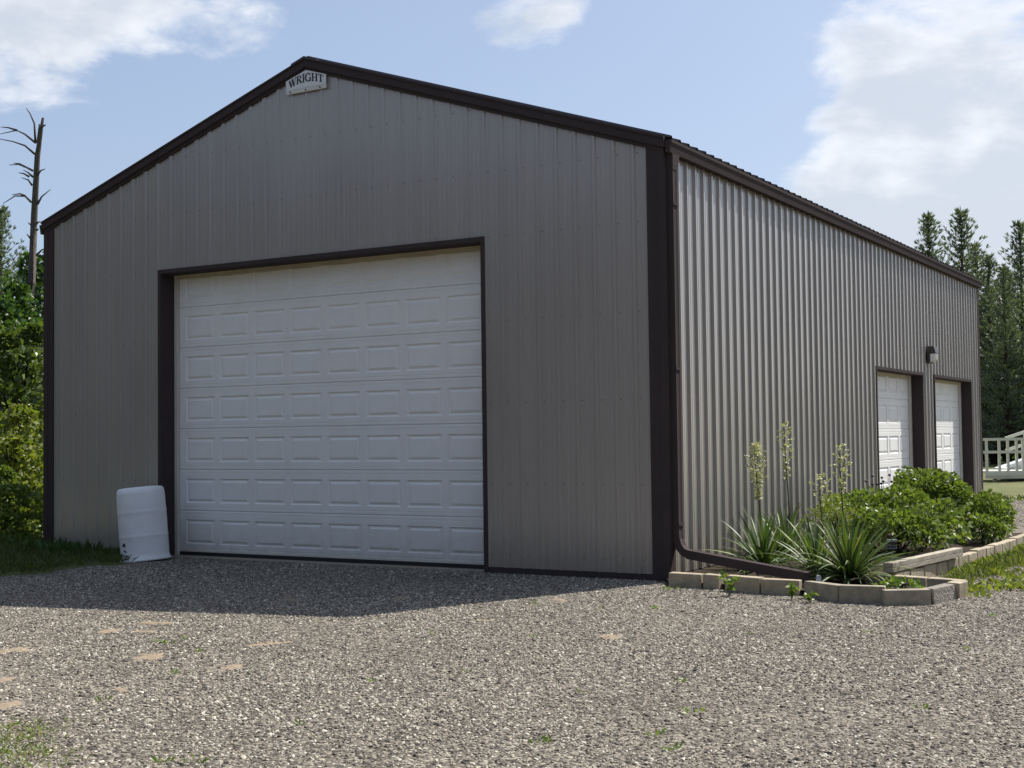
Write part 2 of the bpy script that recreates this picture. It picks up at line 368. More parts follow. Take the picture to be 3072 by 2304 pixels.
# planter outline (plan): used by blocks, soil and to keep stones out
FRONT = [((4.83, -.42), (5.185, -.43)), ((5.20, -.435), (5.385, -.47)), ((5.47, -.55), (5.855, -.645)), ((5.865, -.65), (6.235, -.63)),
         ((6.30, -.71), (6.685, -.935)), ((6.69, -.945), (7.09, -.90)), ((7.115, -1.0), (7.455, -.765))]
def in_bed(x, y):
    if y > .1: return (x > 4.5) & (x < 6.78+.065*min(y, 5.6)) & (y < 9)
    if y < -1.05 or x < 4.8 or x > 7.6: return False
    fx = [4.8, 5.4, 6.27, 6.9, 7.4, 7.6]; fy = [-.40, -.46, -.62, -.9, -.72, -.1]
    return y > np.interp(x, fx, fy)
PATCH = [(1450, 1862, .10, .07), (455, 1970, .20, .13), (800, 1932, .20, .08), (40, 1950, .2, .12), (465, 1868, .18, .12), (330, 1893, .2, .08), (700, 2001, .12, .08),
         (1830, 1910, .17, .14), (20, 2115, .12, .10), (2200, 1772, 0, 0), (430, 1895, .12, .07), (1200, 1795, .17, .10), (880, 1800, .14, .06), (5, 2040, .1, .1), (1680, 1800, .2, .05), (360, 2070, .1, .06)]
PATCH = [p for p in PATCH if p[2] > 0]
PC = [(at_z(u, v, 0), a, b_) for u, v, a, b_ in PATCH]
def stones():
    # emitter: fine grid where the camera (or a step beside it) can see the yard; density fades with distance
    b = MB(); st = .25; dens = []
    for ix in range(int((20+6)/st)):
        for iy in range(int((15.5+11)/st)):
            x = -6+ix*st; y = -11+iy*st; cx, cy = x+st/2, y+st/2
            if cy < 0 and cx < float(left_edge(cy))+.1: continue
            if cy > -.02 and cx < 4.75: continue
            if in_bed(cx, cy): continue
            d = np.array([cx, cy])-CAM[:2]; dist = np.hypot(*d)
            fw = d@_f[:2]; sd = d@_r[:2]
            if fw < 4 or abs(sd) > .56*fw+1.5: continue
            b.quad(*[(px, py, float(gz(px, py))) for px, py in ((x, y), (x+st, y), (x+st, y+st), (x, y+st))])
            dn = 3700 if dist < 10 else 3700*(10/dist)**1.6
            for (c, a_, b_) in PC:
                if (cx-c[0])**2+(cy-c[1])**2 < (.09)**2: dn *= .1
            dn *= .80+.40*(math.sin(cx*1.1+cy*.7)*math.sin(cy*1.6-cx*.35+1))+.12*math.sin(cx*3.1)*math.sin(cy*2.7)
            ax = np.array([7.0, -14.0])/math.hypot(7, 14); off = abs((cx-.2)*ax[1]-cy*ax[0]); lane = math.exp(-((off-.85)/.28)**2); dn *= 1-.30*lane
            dens.append(dn)
    me = b.mesh('gravel_stones', M['stone'])
    at = me.attributes.new('dens', 'FLOAT', 'FACE'); at.data.foreach_set('value', dens)
    o = link('gravel_stones', me)
    ng = bpy.data.node_groups.new('scatter_stones', 'GeometryNodeTree')
    ng.interface.new_socket('Geometry', in_out='INPUT', socket_type='NodeSocketGeometry')
    ng.interface.new_socket('Geometry', in_out='OUTPUT', socket_type='NodeSocketGeometry')
    L = ng.links; gi = N(ng, 'NodeGroupInput'); go = N(ng, 'NodeGroupOutput')
    dp = N(ng, 'GeometryNodeDistributePointsOnFaces'); dp.distribute_method = 'RANDOM'
    na = N(ng, 'GeometryNodeInputNamedAttribute'); na.data_type = 'FLOAT'; na.inputs['Name'].default_value = 'dens'
    L.new(gi.outputs[0], dp.inputs['Mesh'])
    L.new(na.outputs[0], dp.inputs['Density'])
    jn = N(ng, 'GeometryNodeJoinGeometry')
    for k, scl in enumerate([(1, .72, .5), (1, .85, .62), (1, .55, .42), (.9, .9, .45), (1.15, .6, .5)]):
        ic = N(ng, 'GeometryNodeMeshIcoSphere'); ic.inputs['Radius'].default_value = .0086; ic.inputs['Subdivisions'].default_value = 2 if k < 3 else 1
        sp = N(ng, 'GeometryNodeSetPosition'); nz = N(ng, 'ShaderNodeTexNoise'); nz.noise_dimensions = '4D'; nz.inputs['Scale'].default_value = 95; nz.inputs['W'].default_value = k*3.1
        sub = N(ng, 'ShaderNodeVectorMath', operation='SUBTRACT'); sub.inputs[1].default_value = (.5, .5, .5); L.new(nz.outputs['Color'], sub.inputs[0])
        sc = N(ng, 'ShaderNodeVectorMath', operation='SCALE'); sc.inputs['Scale'].default_value = .019; L.new(sub.outputs[0], sc.inputs[0])
        L.new(ic.outputs['Mesh'], sp.inputs['Geometry']); L.new(sc.outputs[0], sp.inputs['Offset'])
        tf = N(ng, 'GeometryNodeTransform'); tf.inputs['Scale'].default_value = scl; L.new(sp.outputs[0], tf.inputs[0])
        sm = N(ng, 'GeometryNodeSetMaterial'); sm.inputs['Material'].default_value = M['stone']; L.new(tf.outputs[0], sm.inputs[0])
        ss = N(ng, 'GeometryNodeSetShadeSmooth'); ss.inputs['Shade Smooth'].default_value = False; L.new(sm.outputs[0], ss.inputs[0])
        g2 = N(ng, 'GeometryNodeGeometryToInstance'); L.new(ss.outputs[0], g2.inputs[0]); L.new(g2.outputs[0], jn.inputs[0])
    ip = N(ng, 'GeometryNodeInstanceOnPoints'); ip.inputs['Pick Instance'].default_value = True
    L.new(dp.outputs['Points'], ip.inputs['Points']); L.new(jn.outputs[0], ip.inputs['Instance'])
    ri = N(ng, 'FunctionNodeRandomValue'); ri.data_type = 'INT'; ri.inputs[4].default_value = 0; ri.inputs[5].default_value = 4; L.new(ri.outputs[2], ip.inputs['Instance Index'])
    rr = N(ng, 'FunctionNodeRandomValue'); rr.data_type = 'FLOAT_VECTOR'; rr.inputs[0].default_value = (-.5, -.5, 0); rr.inputs[1].default_value = (.5, .5, 6.283); L.new(rr.outputs[0], ip.inputs['Rotation'])
    # scale: skewed random, larger where sparse (far)
    rs = N(ng, 'FunctionNodeRandomValue'); rs.data_type = 'FLOAT'; rs.inputs[2].default_value = .5; rs.inputs[3].default_value = 1.2
    rs2 = N(ng, 'FunctionNodeRandomValue'); rs2.data_type = 'FLOAT'; rs2.inputs[2].default_value = 0; rs2.inputs[3].default_value = 1; rs2.inputs['Seed'].default_value = 9
    pw = N(ng, 'ShaderNodeMath', operation='POWER'); pw.inputs[1].default_value = 8; L.new(rs2.outputs[1], pw.inputs[0])
    ad = N(ng, 'ShaderNodeMath', operation='ADD'); L.new(rs.outputs[1], ad.inputs[0]); L.new(pw.outputs[0], ad.inputs[1])
    L.new(ad.outputs[0], ip.inputs['Scale'])
    L.new(ip.outputs[0], go.inputs[0])
    md = o.modifiers.new('scatter', 'NODES'); md.node_group = ng
    tag(o, 'loose crushed gravel stones covering the yard', 'gravel', kind='stuff')
stones()
def patches():
    for i, (c, a, b_) in enumerate(PC):
        b = MB(); n = 22; ph = random.uniform(0, 6); ring = []
        ang = random.uniform(0, 3.1)
        for k in range(n):
            w = 2*math.pi*k/n; rr = 1+.28*math.sin(2*w+ph)+.2*math.sin(5*w+ph*2)+random.uniform(-.22, .22)
            ring.append((math.cos(w)*rr, math.sin(w)*rr))
        def P(s, z): return [(s*(x*a*math.cos(ang)-y*b_*math.sin(ang))*.9, s*(x*a*math.sin(ang)+y*b_*math.cos(ang))*.9, z+random.uniform(-.001, .001)) for x, y in ring]
        r0, r1, r2 = P(1.0, -.004), P(.72, .003), P(.3, .0052)
        for q, w in ((r0, r1), (r1, r2)):
            for k in range(n): b.quad(q[k], q[(k+1) % n], w[(k+1) % n], w[k])
        b.poly(r2)
        o = b.build('sand_patch', M['sand'], smooth=True, fix=True); o.location = (c[0], c[1], 0)
        tag(o, 'bare patch of orange sand showing through the gravel', 'sand patch', group='sand patches in the gravel', kind='structure')
patches()

# ------------------------------------------------------------------ the barn
W2, HE, HP, LEN = 4.66, 4.55, 6.10, 15.39; SL = (HP-HE)/W2; R9 = .2286
DZT = 3.665; DX = 2.46           # big door opening
SD = [(7.80, 10.64), (11.53, 14.52)]; SDT = 2.46
barn = empty('pole_barn', (0, 0, 0))
tag(barn, 'taupe ribbed steel pole barn with dark brown trim and white overhead doors', 'barn')
def profile(r0, r1, lap, rh=.025):
    """(s, h) along the wall from rib r0 to rib r1 (rib centres)"""
    pts = []
    n = round((r1-r0)/R9)
    for k in range(n+1):
        c = r0+k*R9; e = .0025 if (k == 0 and lap) else 0.0
        pts += [(c-.030, e), (c-.015, rh+e), (c+.015, rh+e), (c+.030, e)]
        if k < n:
            for q in (.084, .145):
                pts += [(c+q-.012, 0), (c+q-.005, .003), (c+q+.005, .003), (c+q+.012, 0)]
    return pts
def wall_panel(prof, lo, hi, zb, zt, opens, place, screws, parent, base=0.0):
    b = MB(); cuts = set()
    for a, c, h in opens: cuts |= {a, c}
    pr = [p for p in prof if lo <= p[0] <= hi]
    def hh(s):
        return float(np.interp(s, [p[0] for p in prof], [p[1] for p in prof]))
    for c in list(cuts)+[lo, hi]:
        if lo <= c <= hi and all(abs(c-p[0]) > 1e-4 for p in pr): pr.append((c, hh(c)))
    pr.sort()
    for (s0, h0), (s1, h1) in zip(pr, pr[1:]):
        m = (s0+s1)/2; z0 = zb
        for a, c, h in opens:
            if a < m < c: z0 = h
        b.quad(place(s0, h0, z0), place(s1, h1, z0), place(s1, h1, zt(s1)), place(s0, h0, zt(s0)))
    for (s, z) in screws:
        if not lo+.02 < s < hi-.02: continue
        if any(a-.03 < s < c+.03 and z < h+.02 for a, c, h in opens) or z > zt(s)-.05: continue
        r = .0068; ring = [(s+r*math.cos(w), z+r*math.sin(w)) for w in np.linspace(0, 2*math.pi, 7)[:6]]
        for k in range(6):
            (p0, q0), (p1, q1) = ring[k], ring[(k+1) % 6]
            b.quad(place(p0, .0005, q0), place(p1, .0005, q1), place(p1, .006, q1), place(p0, .006, q0), 1)
        b.poly([place(p, .006, q) for p, q in ring], 1)
    return b.build('wall_panel', [M['steel'], M['screw']], parent)
def front_walls():
    first = -19.07*R9
    opens = [(-DX, DX, DZT)]
    srows = [.20, .976, 1.864, 2.77, 3.707, 4.43, 5.15]
    sc = [(first+i*R9+.048, z) for i in range(-1, 41) for z in srows]
    edge = W2-.14
    for k in range(-1, 11):
        r0 = first+4*k*R9; r1 = r0+4*R9; lo = max(r0-.030, -edge); hi = min(r1+.030, edge)
        if hi-lo < .05: continue
        zt = lambda s: HP-SL*abs(s)-.10
        prof = profile(r0, r1, True, .0175)
        # a panel under the ridge is cut to both slopes
        if lo < 0 < hi: prof = sorted(prof+[(0.0, float(np.interp(0.0, [p[0] for p in prof], [p[1] for p in prof])))])
        wall_panel(prof, lo, hi, .064, zt, opens, lambda s, h, z: (s, -h, z), sc, barn)
front_walls()
def side_walls():
    first = .36
    opens = [(a, c, SDT) for a, c in SD]
    for k in range(-1, 17):
        r0 = first+4*k*R9; r1 = r0+4*R9; lo = max(r0-.030, .06); hi = min(r1+.030, LEN-.07)
        if hi-lo < .05: continue
        wall_panel(profile(r0, r1, True), lo, hi, .064, lambda s: HE-.10, opens, lambda s, h, z: (W2+h, s, z), [], barn)
        # far side, facing left
        wall_panel(profile(r0, r1, True), lo, hi, .064, lambda s: HE-.10, [], lambda s, h, z: (-W2-h, s, z), [], barn)
    for k in range(-6, 6):
        r0 = 4*k*R9; r1 = r0+4*R9; lo = max(r0-.030, -W2+.1); hi = min(r1+.030, W2-.1)
        if hi-lo < .05: continue
        prof = profile(r0, r1, True)
        if lo < 0 < hi: prof = sorted(prof+[(0.0, float(np.interp(0.0, [p[0] for p in prof], [p[1] for p in prof])))])
        wall_panel(prof, lo, hi, .064, lambda s: HP-SL*abs(s)-.10, [], lambda s, h, z: (s, LEN+h, z), [], barn)
side_walls()
def trims():
    # base boards
    for (a, b_) in ((-W2+.02, -DX), (DX, W2-.02)):
        b = MB(); b.box((a, -.012, -.05), (b_, .03, .066)); b.build('base_board', M['brown'], barn)
    for (a, b_) in ((.03, SD[0][0]-.06), (SD[0][1]+.06, SD[1][0]-.06), (SD[1][1]+.06, LEN-.03)):
        b = MB(); b.box((W2-.03, a, -.05), (W2+.010, b_, .066)); b.build('base_board', M['brown'], barn)
    # corner trims: L profile wrapped round each corner
    for sx in (-1, 1):
        for yy, sy in ((0, -1), (LEN, 1)):
            wf = .175 if sx > 0 and sy < 0 else .15
            b = MB(); y0 = yy+sy*.024
            pr = [(sx*(W2-wf), yy+sy*.004), (sx*(W2-wf), y0), (sx*(W2-.055), y0), (sx*(W2-.05), y0+sy*.012), (sx*(W2+.026), y0+sy*.012), (sx*(W2+.026), yy-sy*.10), (sx*(W2+.004), yy-sy*.10)]
            z1 = HE-.06
            for (a, c) in zip(pr, pr[1:]): b.quad((*a, -.03), (*c, -.03), (*c, z1), (*a, z1))
            b.build('corner_trim', M['brown'], barn)
    # rake fascia, front and back, each slope its own board with a J strip below
    for yy, sy in ((0, -1), (LEN, 1)):
        for sx in (-1, 1):
            b = MB()
            def fb(t0, t1, d0, d1, y0, y1):
                p = []
                for (x, ) in ((t0,), (t1,)):
                    for d in (d1, d0):
                        for y in (y0, y1): p.append((sx*x, yy+sy*y, HP-SL*x-d))
                # p: x0: (low,y0),(low,y1),(hi,y0),(hi,y1); x1 same
                q = [p[0], p[4], p[5], p[1], p[2], p[6], p[7], p[3]]
                b.hexa(q)
            xe = W2+.045
            fb(0, xe, -.012, .012, .0, .075)
            fb(0, xe, .0125, .098, .0, .062)
            fb(0, W2-.01, .098, .112, .0, .045)
            fb(0, W2-.02, .1125, .145, .0, .034)
            b.build('rake_fascia', M['brown'], barn, fix=True)
    b = MB()   # ridge cap: bent sheet
    for sx in (-1, 1):
        p = [(0, -.085, HP+.024), (sx*.20, -.085, HP-SL*.20+.022), (sx*.20, LEN+.085, HP-SL*.20+.022), (0, LEN+.085, HP+.024)]
        b.quad(*p); q = [(x, y, z-.03) for x, y, z in p]
        b.quad(p[0], p[1], q[1], q[0]); b.quad(p[1], p[2], q[2], q[1]); b.quad(p[2], p[3], q[3], q[2])
    b.build('ridge_cap', M['roofm'], barn, fix=True)
    # eave fascia and soffit angle
    for sx in (-1, 1):
        b = MB(); xa, xb = sorted((sx*(W2-.02), sx*(W2+.045)))
        b.box((xa, .03, HE-.16), (xb, LEN-.03, HE-.035)); b.build('eave_fascia', M['brown'], barn)
    # roof panels, ribs running down the slope
    prof = profile(0, 4*R9, True)
    cs = math.sqrt(1+SL*SL)
    for sx in (-1, 1):
        b = MB(); pr = prof
        for (s0, h0), (s1, h1) in zip(pr, pr[1:]):
            P = lambda s, h, x: (sx*x, s, -SL*x+.016+h*cs)
            b.quad(P(s0, h0, 0), P(s1, h1, 0), P(s1, h1, W2+.10), P(s0, h0, W2+.10))
        me = b.mesh('roof_panel', M['roofm'])
        for k in range(17):
            y = -.04+.05+k*4*R9
            if y+4*R9 > LEN+.12: continue
            o = link('roof_panel', me, barn); o.location = (0, y, HP)
    # gutters
    for sx in (-1, 1):
        prof = [(.046, -.035), (.046, -.150), (.060, -.165), (.098, -.165), (.108, -.10), (.120, -.065), (.120, -.035), (.112, -.035), (.112, -.06), (.100, -.10), (.09, -.155), (.06, -.155), (.055, -.035)]
        b = MB(); k = len(prof); y0, y1 = -.03, LEN+.03
        A = [(sx*(W2+a), y0, HE+c) for a, c in prof]; B = [(sx*(W2+a), y1, HE+c) for a, c in prof]
        for i in range(k): b.quad(A[i], A[(i+1) % k], B[(i+1) % k], B[i])
        for y in (y0-.002, y1+.002):
            b.poly([(sx*(W2+a), y, HE+c) for a, c in prof[:7]])
        b.build('gutter', M['brown'], barn, fix=True)
    # downspout: funnel, pipe, elbow and extension lying into the bed
    b = MB()
    x = W2+.057; y = .09
    p1 = [(x-.03, y-.06, HE-.166), (x+.045, y-.06, HE-.166), (x+.045, y+.12, HE-.166), (x-.03, y+.12, HE-.166)]
    p2 = [(x-.04, y-.05, HE-.33), (x+.04, y-.05, HE-.33), (x+.04, y+.05, HE-.33), (x-.04, y+.05, HE-.33)]
    b.hexa(p2+p1)
    pr = [(-.05, -.04), (-.018, -.034), (.018, -.034), (.05, -.04), (.05, .04), (.018, .034), (-.018, .034), (-.05, .04)]
    path = [(x, y, HE-.30), (x, y, 2.4), (x, y, .50), (x+.008, y-.002, .42), (x+.04, y-.01, .345), (x+.10, y-.03, .295), (x+.18, y-.055, .27)]
    b.sweep(path, pr)
    d = b.build('downspout', M['brown'], barn, fix=False)
    b = MB(); pr2 = [(q*1.1, w*1.12) for q, w in pr]
    b.sweep([(x+.15, y-.045, .279), (x+.9, y-.27, .205), (6.22, -.37, .150)], pr2); b.build('extension', M['brown'], d)
    for z in (.56, 2.15, 3.85):
        b = MB(); b.box((x-.046, y-.056, z), (x+.046, y+.056, z+.03)); b.build('strap', M['brown'], d)
trims()

def raised_panel(w, h):
    g = .022
    b = MB()
    def rect(i, d): return [(i, d, i), (w-i, d, i), (w-i, d, h-i), (i, d, h-i)]
    rs = [rect(0, 0), rect(.016, .017), rect(.024, .017), rect(.052, .001)]
    for q, r_ in zip(rs, rs[1:]):
        for k in range(4): b.quad(q[k], q[(k+1) % 4], r_[(k+1) % 4], r_[k])
    b.poly(rs[-1])
    return b.mesh('raised_panel', M['door'])
def overhead_door(name, parent, width, sec_h, nsec, cols, pw, x0, pitch, pz, ph, loc, rz, zcut):
    """local: x along the door, -y outwards, z up"""
    d = empty(name, loc, rz, parent)
    me = raised_panel(pw, ph)
    for s in range(nsec):
        b = MB(); z0 = s*sec_h; z1 = z0+sec_h; e = .006
        xsv = [0.0]
        for c in range(cols): xsv += [x0+c*pitch, x0+c*pitch+pw]
        xsv.append(width)
        top = min(z1, zcut); cutp = z0+pz+ph > zcut
        # plain strips below and above the panel band, with a shallow groove near each joint
        def strip(za, zb_, ya, yb): b.quad((0, ya, za), (width, ya, za), (width, yb, zb_), (0, yb, zb_))
        strip(z0+.001, z0+.010, .010, .0); strip(z0+.010, z0+.040, 0, 0); strip(z0+.040, z0+.045, 0, .005); strip(z0+.045, z0+.05, .005, 0)
        strip(z0+.05, z0+pz, 0, 0)
        zp = z0+pz
        if not cutp:
            for i in range(0, len(xsv)-1, 2):
                b.quad((xsv[i], 0, zp), (xsv[i+1], 0, zp), (xsv[i+1], 0, zp+ph), (xsv[i], 0, zp+ph))
            strip(zp+ph, z1-.05, 0, 0); strip(z1-.05, z1-.045, 0, .005); strip(z1-.045, z1-.04, .005, 0); strip(z1-.04, z1-.010, 0, 0); strip(z1-.010, z1-.001, 0, .010)
            b.quad((0, .014, z1-.03), (width, .014, z1-.03), (width, .014, z1+.03), (0, .014, z1+.03), 1)
        else:
            for i in range(0, len(xsv)-1, 2):
                b.quad((xsv[i], 0, zp), (xsv[i+1], 0, zp), (xsv[i+1], 0, zp+ph), (xsv[i], 0, zp+ph))
            strip(zp+ph, zp+ph+.1, 0, 0)
        b.build('door_section', [M['door'], M['lampm']], d)
        for c in range(cols):
            o = link('raised_panel', me, d); o.location = (x0+c*pitch, 0, zp)
    b = MB(); b.box((0, -.01, -.045), (width, .03, .0)); b.build('bottom_seal', M['rubber'], d)
    b = MB(); b.box((0, .016, 0), (width, .05, nsec*sec_h+.05)); b.build('door_back', M['door'], d)
    b = MB(); b.box((0.005, -.006, 0.001), (width-.005, .002, .028)); b.build('bottom_rail', M['stop'], d)
    return d
DY = .27
gd = overhead_door('garage_door', barn, 4.92, .531, 7, 8, .495, .16, .5862, .100, .315, (-2.46, DY, .052), 0, 9)
gd['label'] = 'wide white overhead door with raised panels in the gable wall'
for i, (a, c) in enumerate(SD):
    w = c-a+.0
    # local -y must face +x: rotate by +90 deg, local x -> +y
    dd = overhead_door('garage_door', barn, w, .50, 5, 4, .58, .11, (w-.22-.58)/3, .10, .29, (W2-.205, a, float(gz(W2, a))+.03), math.pi/2, 9)
    dd['label'] = ['white overhead door in the side wall nearer the corner', 'white overhead door at the far end of the side wall'][i]
def door_trim():
    # gable opening: brown jambs and header, off-white stops
    fr = MB(); t = .045
    for sx in (-1, 1):
        a, c = sorted((sx*DX, sx*(DX-.006)))
        fr.box((a, -.028, -.03), (c, DY-.055, DZT-.006))
        a, c = sorted((sx*(DX+t), sx*DX)); fr.box((a, -.030, -.03), (c, .01, DZT+.05))
    fr.box((-DX, -.028, DZT-.006), (DX, DY-.055, DZT)); fr.box((-DX, -.030, DZT), (DX, .01, DZT+.05))
    f = fr.build('door_frame', M['brown'], barn)
    for sx in (-1, 1):
        b = MB(); a, c = sorted((sx*(DX-.006), sx*(DX-.052))); b.box((a, DY-.055, -.02), (c, DY-.006, DZT-.006)); 
        o = b.build('door_stop', M['stop'], f)
    b = MB(); b.box((-DX+.052, DY-.055, DZT-.055), (DX-.052, DY-.006, DZT-.006)); b.build('door_stop', M['header'], f)
    for (a, c) in SD:
        b = MB(); g = float(gz(W2, a))
        b.box((W2-.17, a, -.02), (W2+.026, a+.006, SDT)); b.box((W2-.17, c-.006, -.02), (W2+.026, c, SDT))
        b.box((W2-.17, a+.006, SDT-.006), (W2+.026, c-.006, SDT))
        b.box((W2-.005, a-.045, -.02), (W2+.028, a, SDT+.045)); b.box((W2-.005, c, -.02), (W2+.028, c+.045, SDT+.045)); b.box((W2-.005, a, SDT), (W2+.028, c, SDT+.045))
        f = b.build('door_frame', M['brown'], barn)
        for (p, q) in ((a+.006, a+.055), (c-.11, c-.006)):
            s = MB(); s.box((W2-.199, p, -.01), (W2-.17, q, SDT-.006)); s.build('door_stop', M['stop'], f)
        s = MB(); s.box((W2-.199, a+.055, SDT-.06), (W2-.17, c-.11, SDT-.006)); s.build('door_stop', M['header'], f)
    # floor slab seen as a dark line under the doors
    b = MB(); b.box((-W2+.06, .05, -.1), (W2-.06, LEN-.06, .004)); b.build('floor_slab', M['block2'], barn)
door_trim()

# sign under the ridge
def sign():
    s = empty('name_sign', (0, -.030, 5.70))
    tag(s, 'small white gable sign lettered WRIGHT under the ridge of the barn', 'sign')
    b = MB(); T = .012
    pts = [(-.315, .05), (.305, .05), (.305, .165), (0, .262), (-.315, .165)]
    b.poly([(x, -T, z) for x, z in pts]); b.poly([(x, 0, z) for x, z in pts][::-1])
    for i in range(5):
        (a, c), (d, e) = pts[i], pts[(i+1) % 5]; b.quad((a, 0, c), (d, 0, e), (d, -T, e), (a, -T, c))
    b.build('board', M['sign'], s, fix=True)
    b = MB(); b.hexa([(-.31, -.012, 0), (.31, -.012, 0), (.31, 0, 0), (-.31, 0, 0), (-.31, -.022, .043), (.31, -.022, .043), (.31, 0, .043), (-.31, 0, .043)]); b.build('strip', M['sign'], s)
    for x in (-.24, 0, .22):
        b = MB(); b.box((x-.008, -.026, .012), (x+.008, -.014, .028)); b.build('screw', M['screw'], s)
    # serif capitals from strokes; unit height 1
    def stroke(a, c, w): return ('s', a, c, w)
    th, tn, sf = .17, .07, .06
    def serif(x, z, w=.30): return stroke((x-w/2, z), (x+w/2, z), sf)
    G = {}
    G['W'] = (1.05, [stroke((.12, 1), (.36, 0), th), stroke((.36, 0), (.56, .95), tn), stroke((.50, 1), (.74, 0), th), stroke((.74, 0), (.94, 1), tn), serif(.12, .97, .3), serif(.94, .97, .24), serif(.52, .97, .26)])
    G['R'] = (.78, [stroke((.17, 0), (.17, 1), th), serif(.17, .03), serif(.14, .97, .28), stroke((.17, .97), (.45, .96), tn), stroke((.45, .96), (.58, .85), tn*1.4), stroke((.59, .86), (.59, .66), th*.9), stroke((.58, .66), (.45, .52), tn*1.4), stroke((.46, .51), (.17, .51), tn), stroke((.38, .50), (.68, .03), th), serif(.70, .03, .22)])
    G['I'] = (.42, [stroke((.2, 0), (.2, 1), th), serif(.2, .03), serif(.2, .97)])
    arc = [(.42+.36*math.cos(w), .5+.47*math.sin(w)) for w in np.linspace(R(48), R(318), 13)]
    G['G'] = (.86, [stroke(p, q, th*.45+th*.6*abs(math.cos(w))) for (p, q, w) in zip(arc, arc[1:], np.linspace(R(48), R(318), 12))]+[stroke((.70, .05), (.70, .44), th*.9), serif(.68, .44, .28), stroke((.67, .68), (.67, .95), tn)])
    G['H'] = (.90, [stroke((.18, 0), (.18, 1), th), stroke((.68, 0), (.68, 1), th), stroke((.18, .5), (.68, .5), tn), serif(.18, .03), serif(.18, .97), serif(.68, .03), serif(.68, .97)])
    G['T'] = (.74, [stroke((.36, 0), (.36, 1), th), serif(.36, .03), stroke((.02, .96), (.70, .96), tn), stroke((.05, .98), (.04, .74), tn), stroke((.67, .98), (.68, .74), tn)])
    word = 'WRIGHT'; tot = sum(G[c][0] for c in word); span = .54; k = span/tot; x = -span/2+.0
    hgt = .105
    for c in word:
        b = MB(); dep = 0
        for (_, p, q, w) in G[c][1]:
            p = Vector((p[0]*k, p[1]*hgt)); q = Vector((q[0]*k, q[1]*hgt)); t = (q-p).normalized(); n = Vector((-t.y, t.x))
            ww = w*k*.5*1.15
            def bend(v):
                X = x+v.x; return (X, 0, v.y*(1-.15*abs(X)/.27)+.118-.050*(X/.27)**2)
            e = t*.002
            P = [bend(p-e+n*ww), bend(p-e-n*ww), bend(q+e-n*ww), bend(q+e+n*ww)]
            y = -T-.0012-dep; dep += .00006
            b.hexa([(P[0][0], y, P[0][2]), (P[1][0], y, P[1][2]), (P[2][0], y, P[2][2]), (P[3][0], y, P[3][2])]+[(q_[0], -T, q_[2]) for q_ in P])
        b.build('letter', M['ink'], s); x += G[c][0]*k
sign()

# wall light between the side doors
def wall_light():
    s = empty('wall_light', (W2+.02, 11.10, 2.68))
    tag(s, 'dark bronze wall pack light with frosted lens between the side doors', 'wall light')
    b = MB(); b.hexa([(0, -.13, 0), (.05, -.13, 0), (.05, .13, 0), (0, .13, 0), (0, -.13, .30), (.05, -.13, .30), (.05, .13, .30), (0, .13, .30)])
    b.hexa([(.05, -.13, .17), (.16, -.125, .17), (.16, .125, .17), (.05, .13, .17), (.05, -.13, .30), (.12, -.12, .30), (.12, .12, .30), (.05, .13, .30)])
    b.build('housing', M['lampm'], s, bevel=.008)
    b = MB()
    pr = [(.052, .02), (.10, .035), (.138, .08), (.155, .169), (.052, .169)]
    A = [(x, -.115, z) for x, z in pr]; B = [(x, .115, z) for x, z in pr]
    for i in range(5): b.quad(A[i], A[(i+1) % 5], B[(i+1) % 5], B[i])
    b.poly(A); b.poly(B[::-1]); b.build('lens', M['lens'], s, fix=True, bevel=.012)
wall_light()

# white barrel leaning beside the door
def barrel():
    s = empty('plastic_barrel', (-2.32, -.42, -.01)); s.rotation_euler = (R(1.0), R(-5.0), 0)
    tag(s, 'white plastic barrel tilted on the gravel beside the big door', 'barrel')
    b = MB(); r = .298
    pr = [(0, .0), (.285, .0), (.318, .006), (.321, .02), (.301, .045), (.296, .10), (r, .2), (r+.001, .30), (r+.005, .315), (r+.001, .33), (r, .35), (r+.002, .55), (r+.001, .60), (r+.005, .615), (r+.001, .63), (r, .66), (r-.003, .84), (r-.012, .895), (r-.035, .92), (.20, .928), (0, .925)]
    b.lathe(pr, 40); b.build('drum', M['plastic'], s, smooth=True, fix=True)
    # inked marks low on its side, facing the camera
    ang0 = math.atan2(CAM[1]+.42, CAM[0]+2.36)
    for (da, z, w, h) in [(-.98, .22, .05, .03), (-.92, .235, .03, .022), (-.90, .205, .02, .02), (-.94, .15, .045, .012), (-.88, .135, .02, .014), (-.90, .09, .04, .012), (-.82, .08, .03, .014), (-.76, .085, .018, .02), (-.9, .05, .02, .01), (-.84, .045, .04, .01), (-.76, .05, .02, .014)]:
        b = MB(); a = ang0+da; rr = r+.004 if z > .12 else r+.002
        if z < .06: rr = .308
        t = (-math.sin(a), math.cos(a)); c = (rr*math.cos(a), rr*math.sin(a)); n = (math.cos(a), math.sin(a))
        pts = [(-w/2, -h/2), (w/2, -h*.3), (w*.4, h/2), (-w*.45, h*.35)]
        lo = [(c[0]+t[0]*p-n[0]*.004, c[1]+t[1]*p-n[1]*.004, z+q) for p, q in pts]; hi = [(c[0]+t[0]*p+n[0]*.0015, c[1]+t[1]*p+n[1]*.0015, z+q) for p, q in pts]
        b.hexa(lo+hi); b.build('ink_mark', M['ink'], s)
barrel()

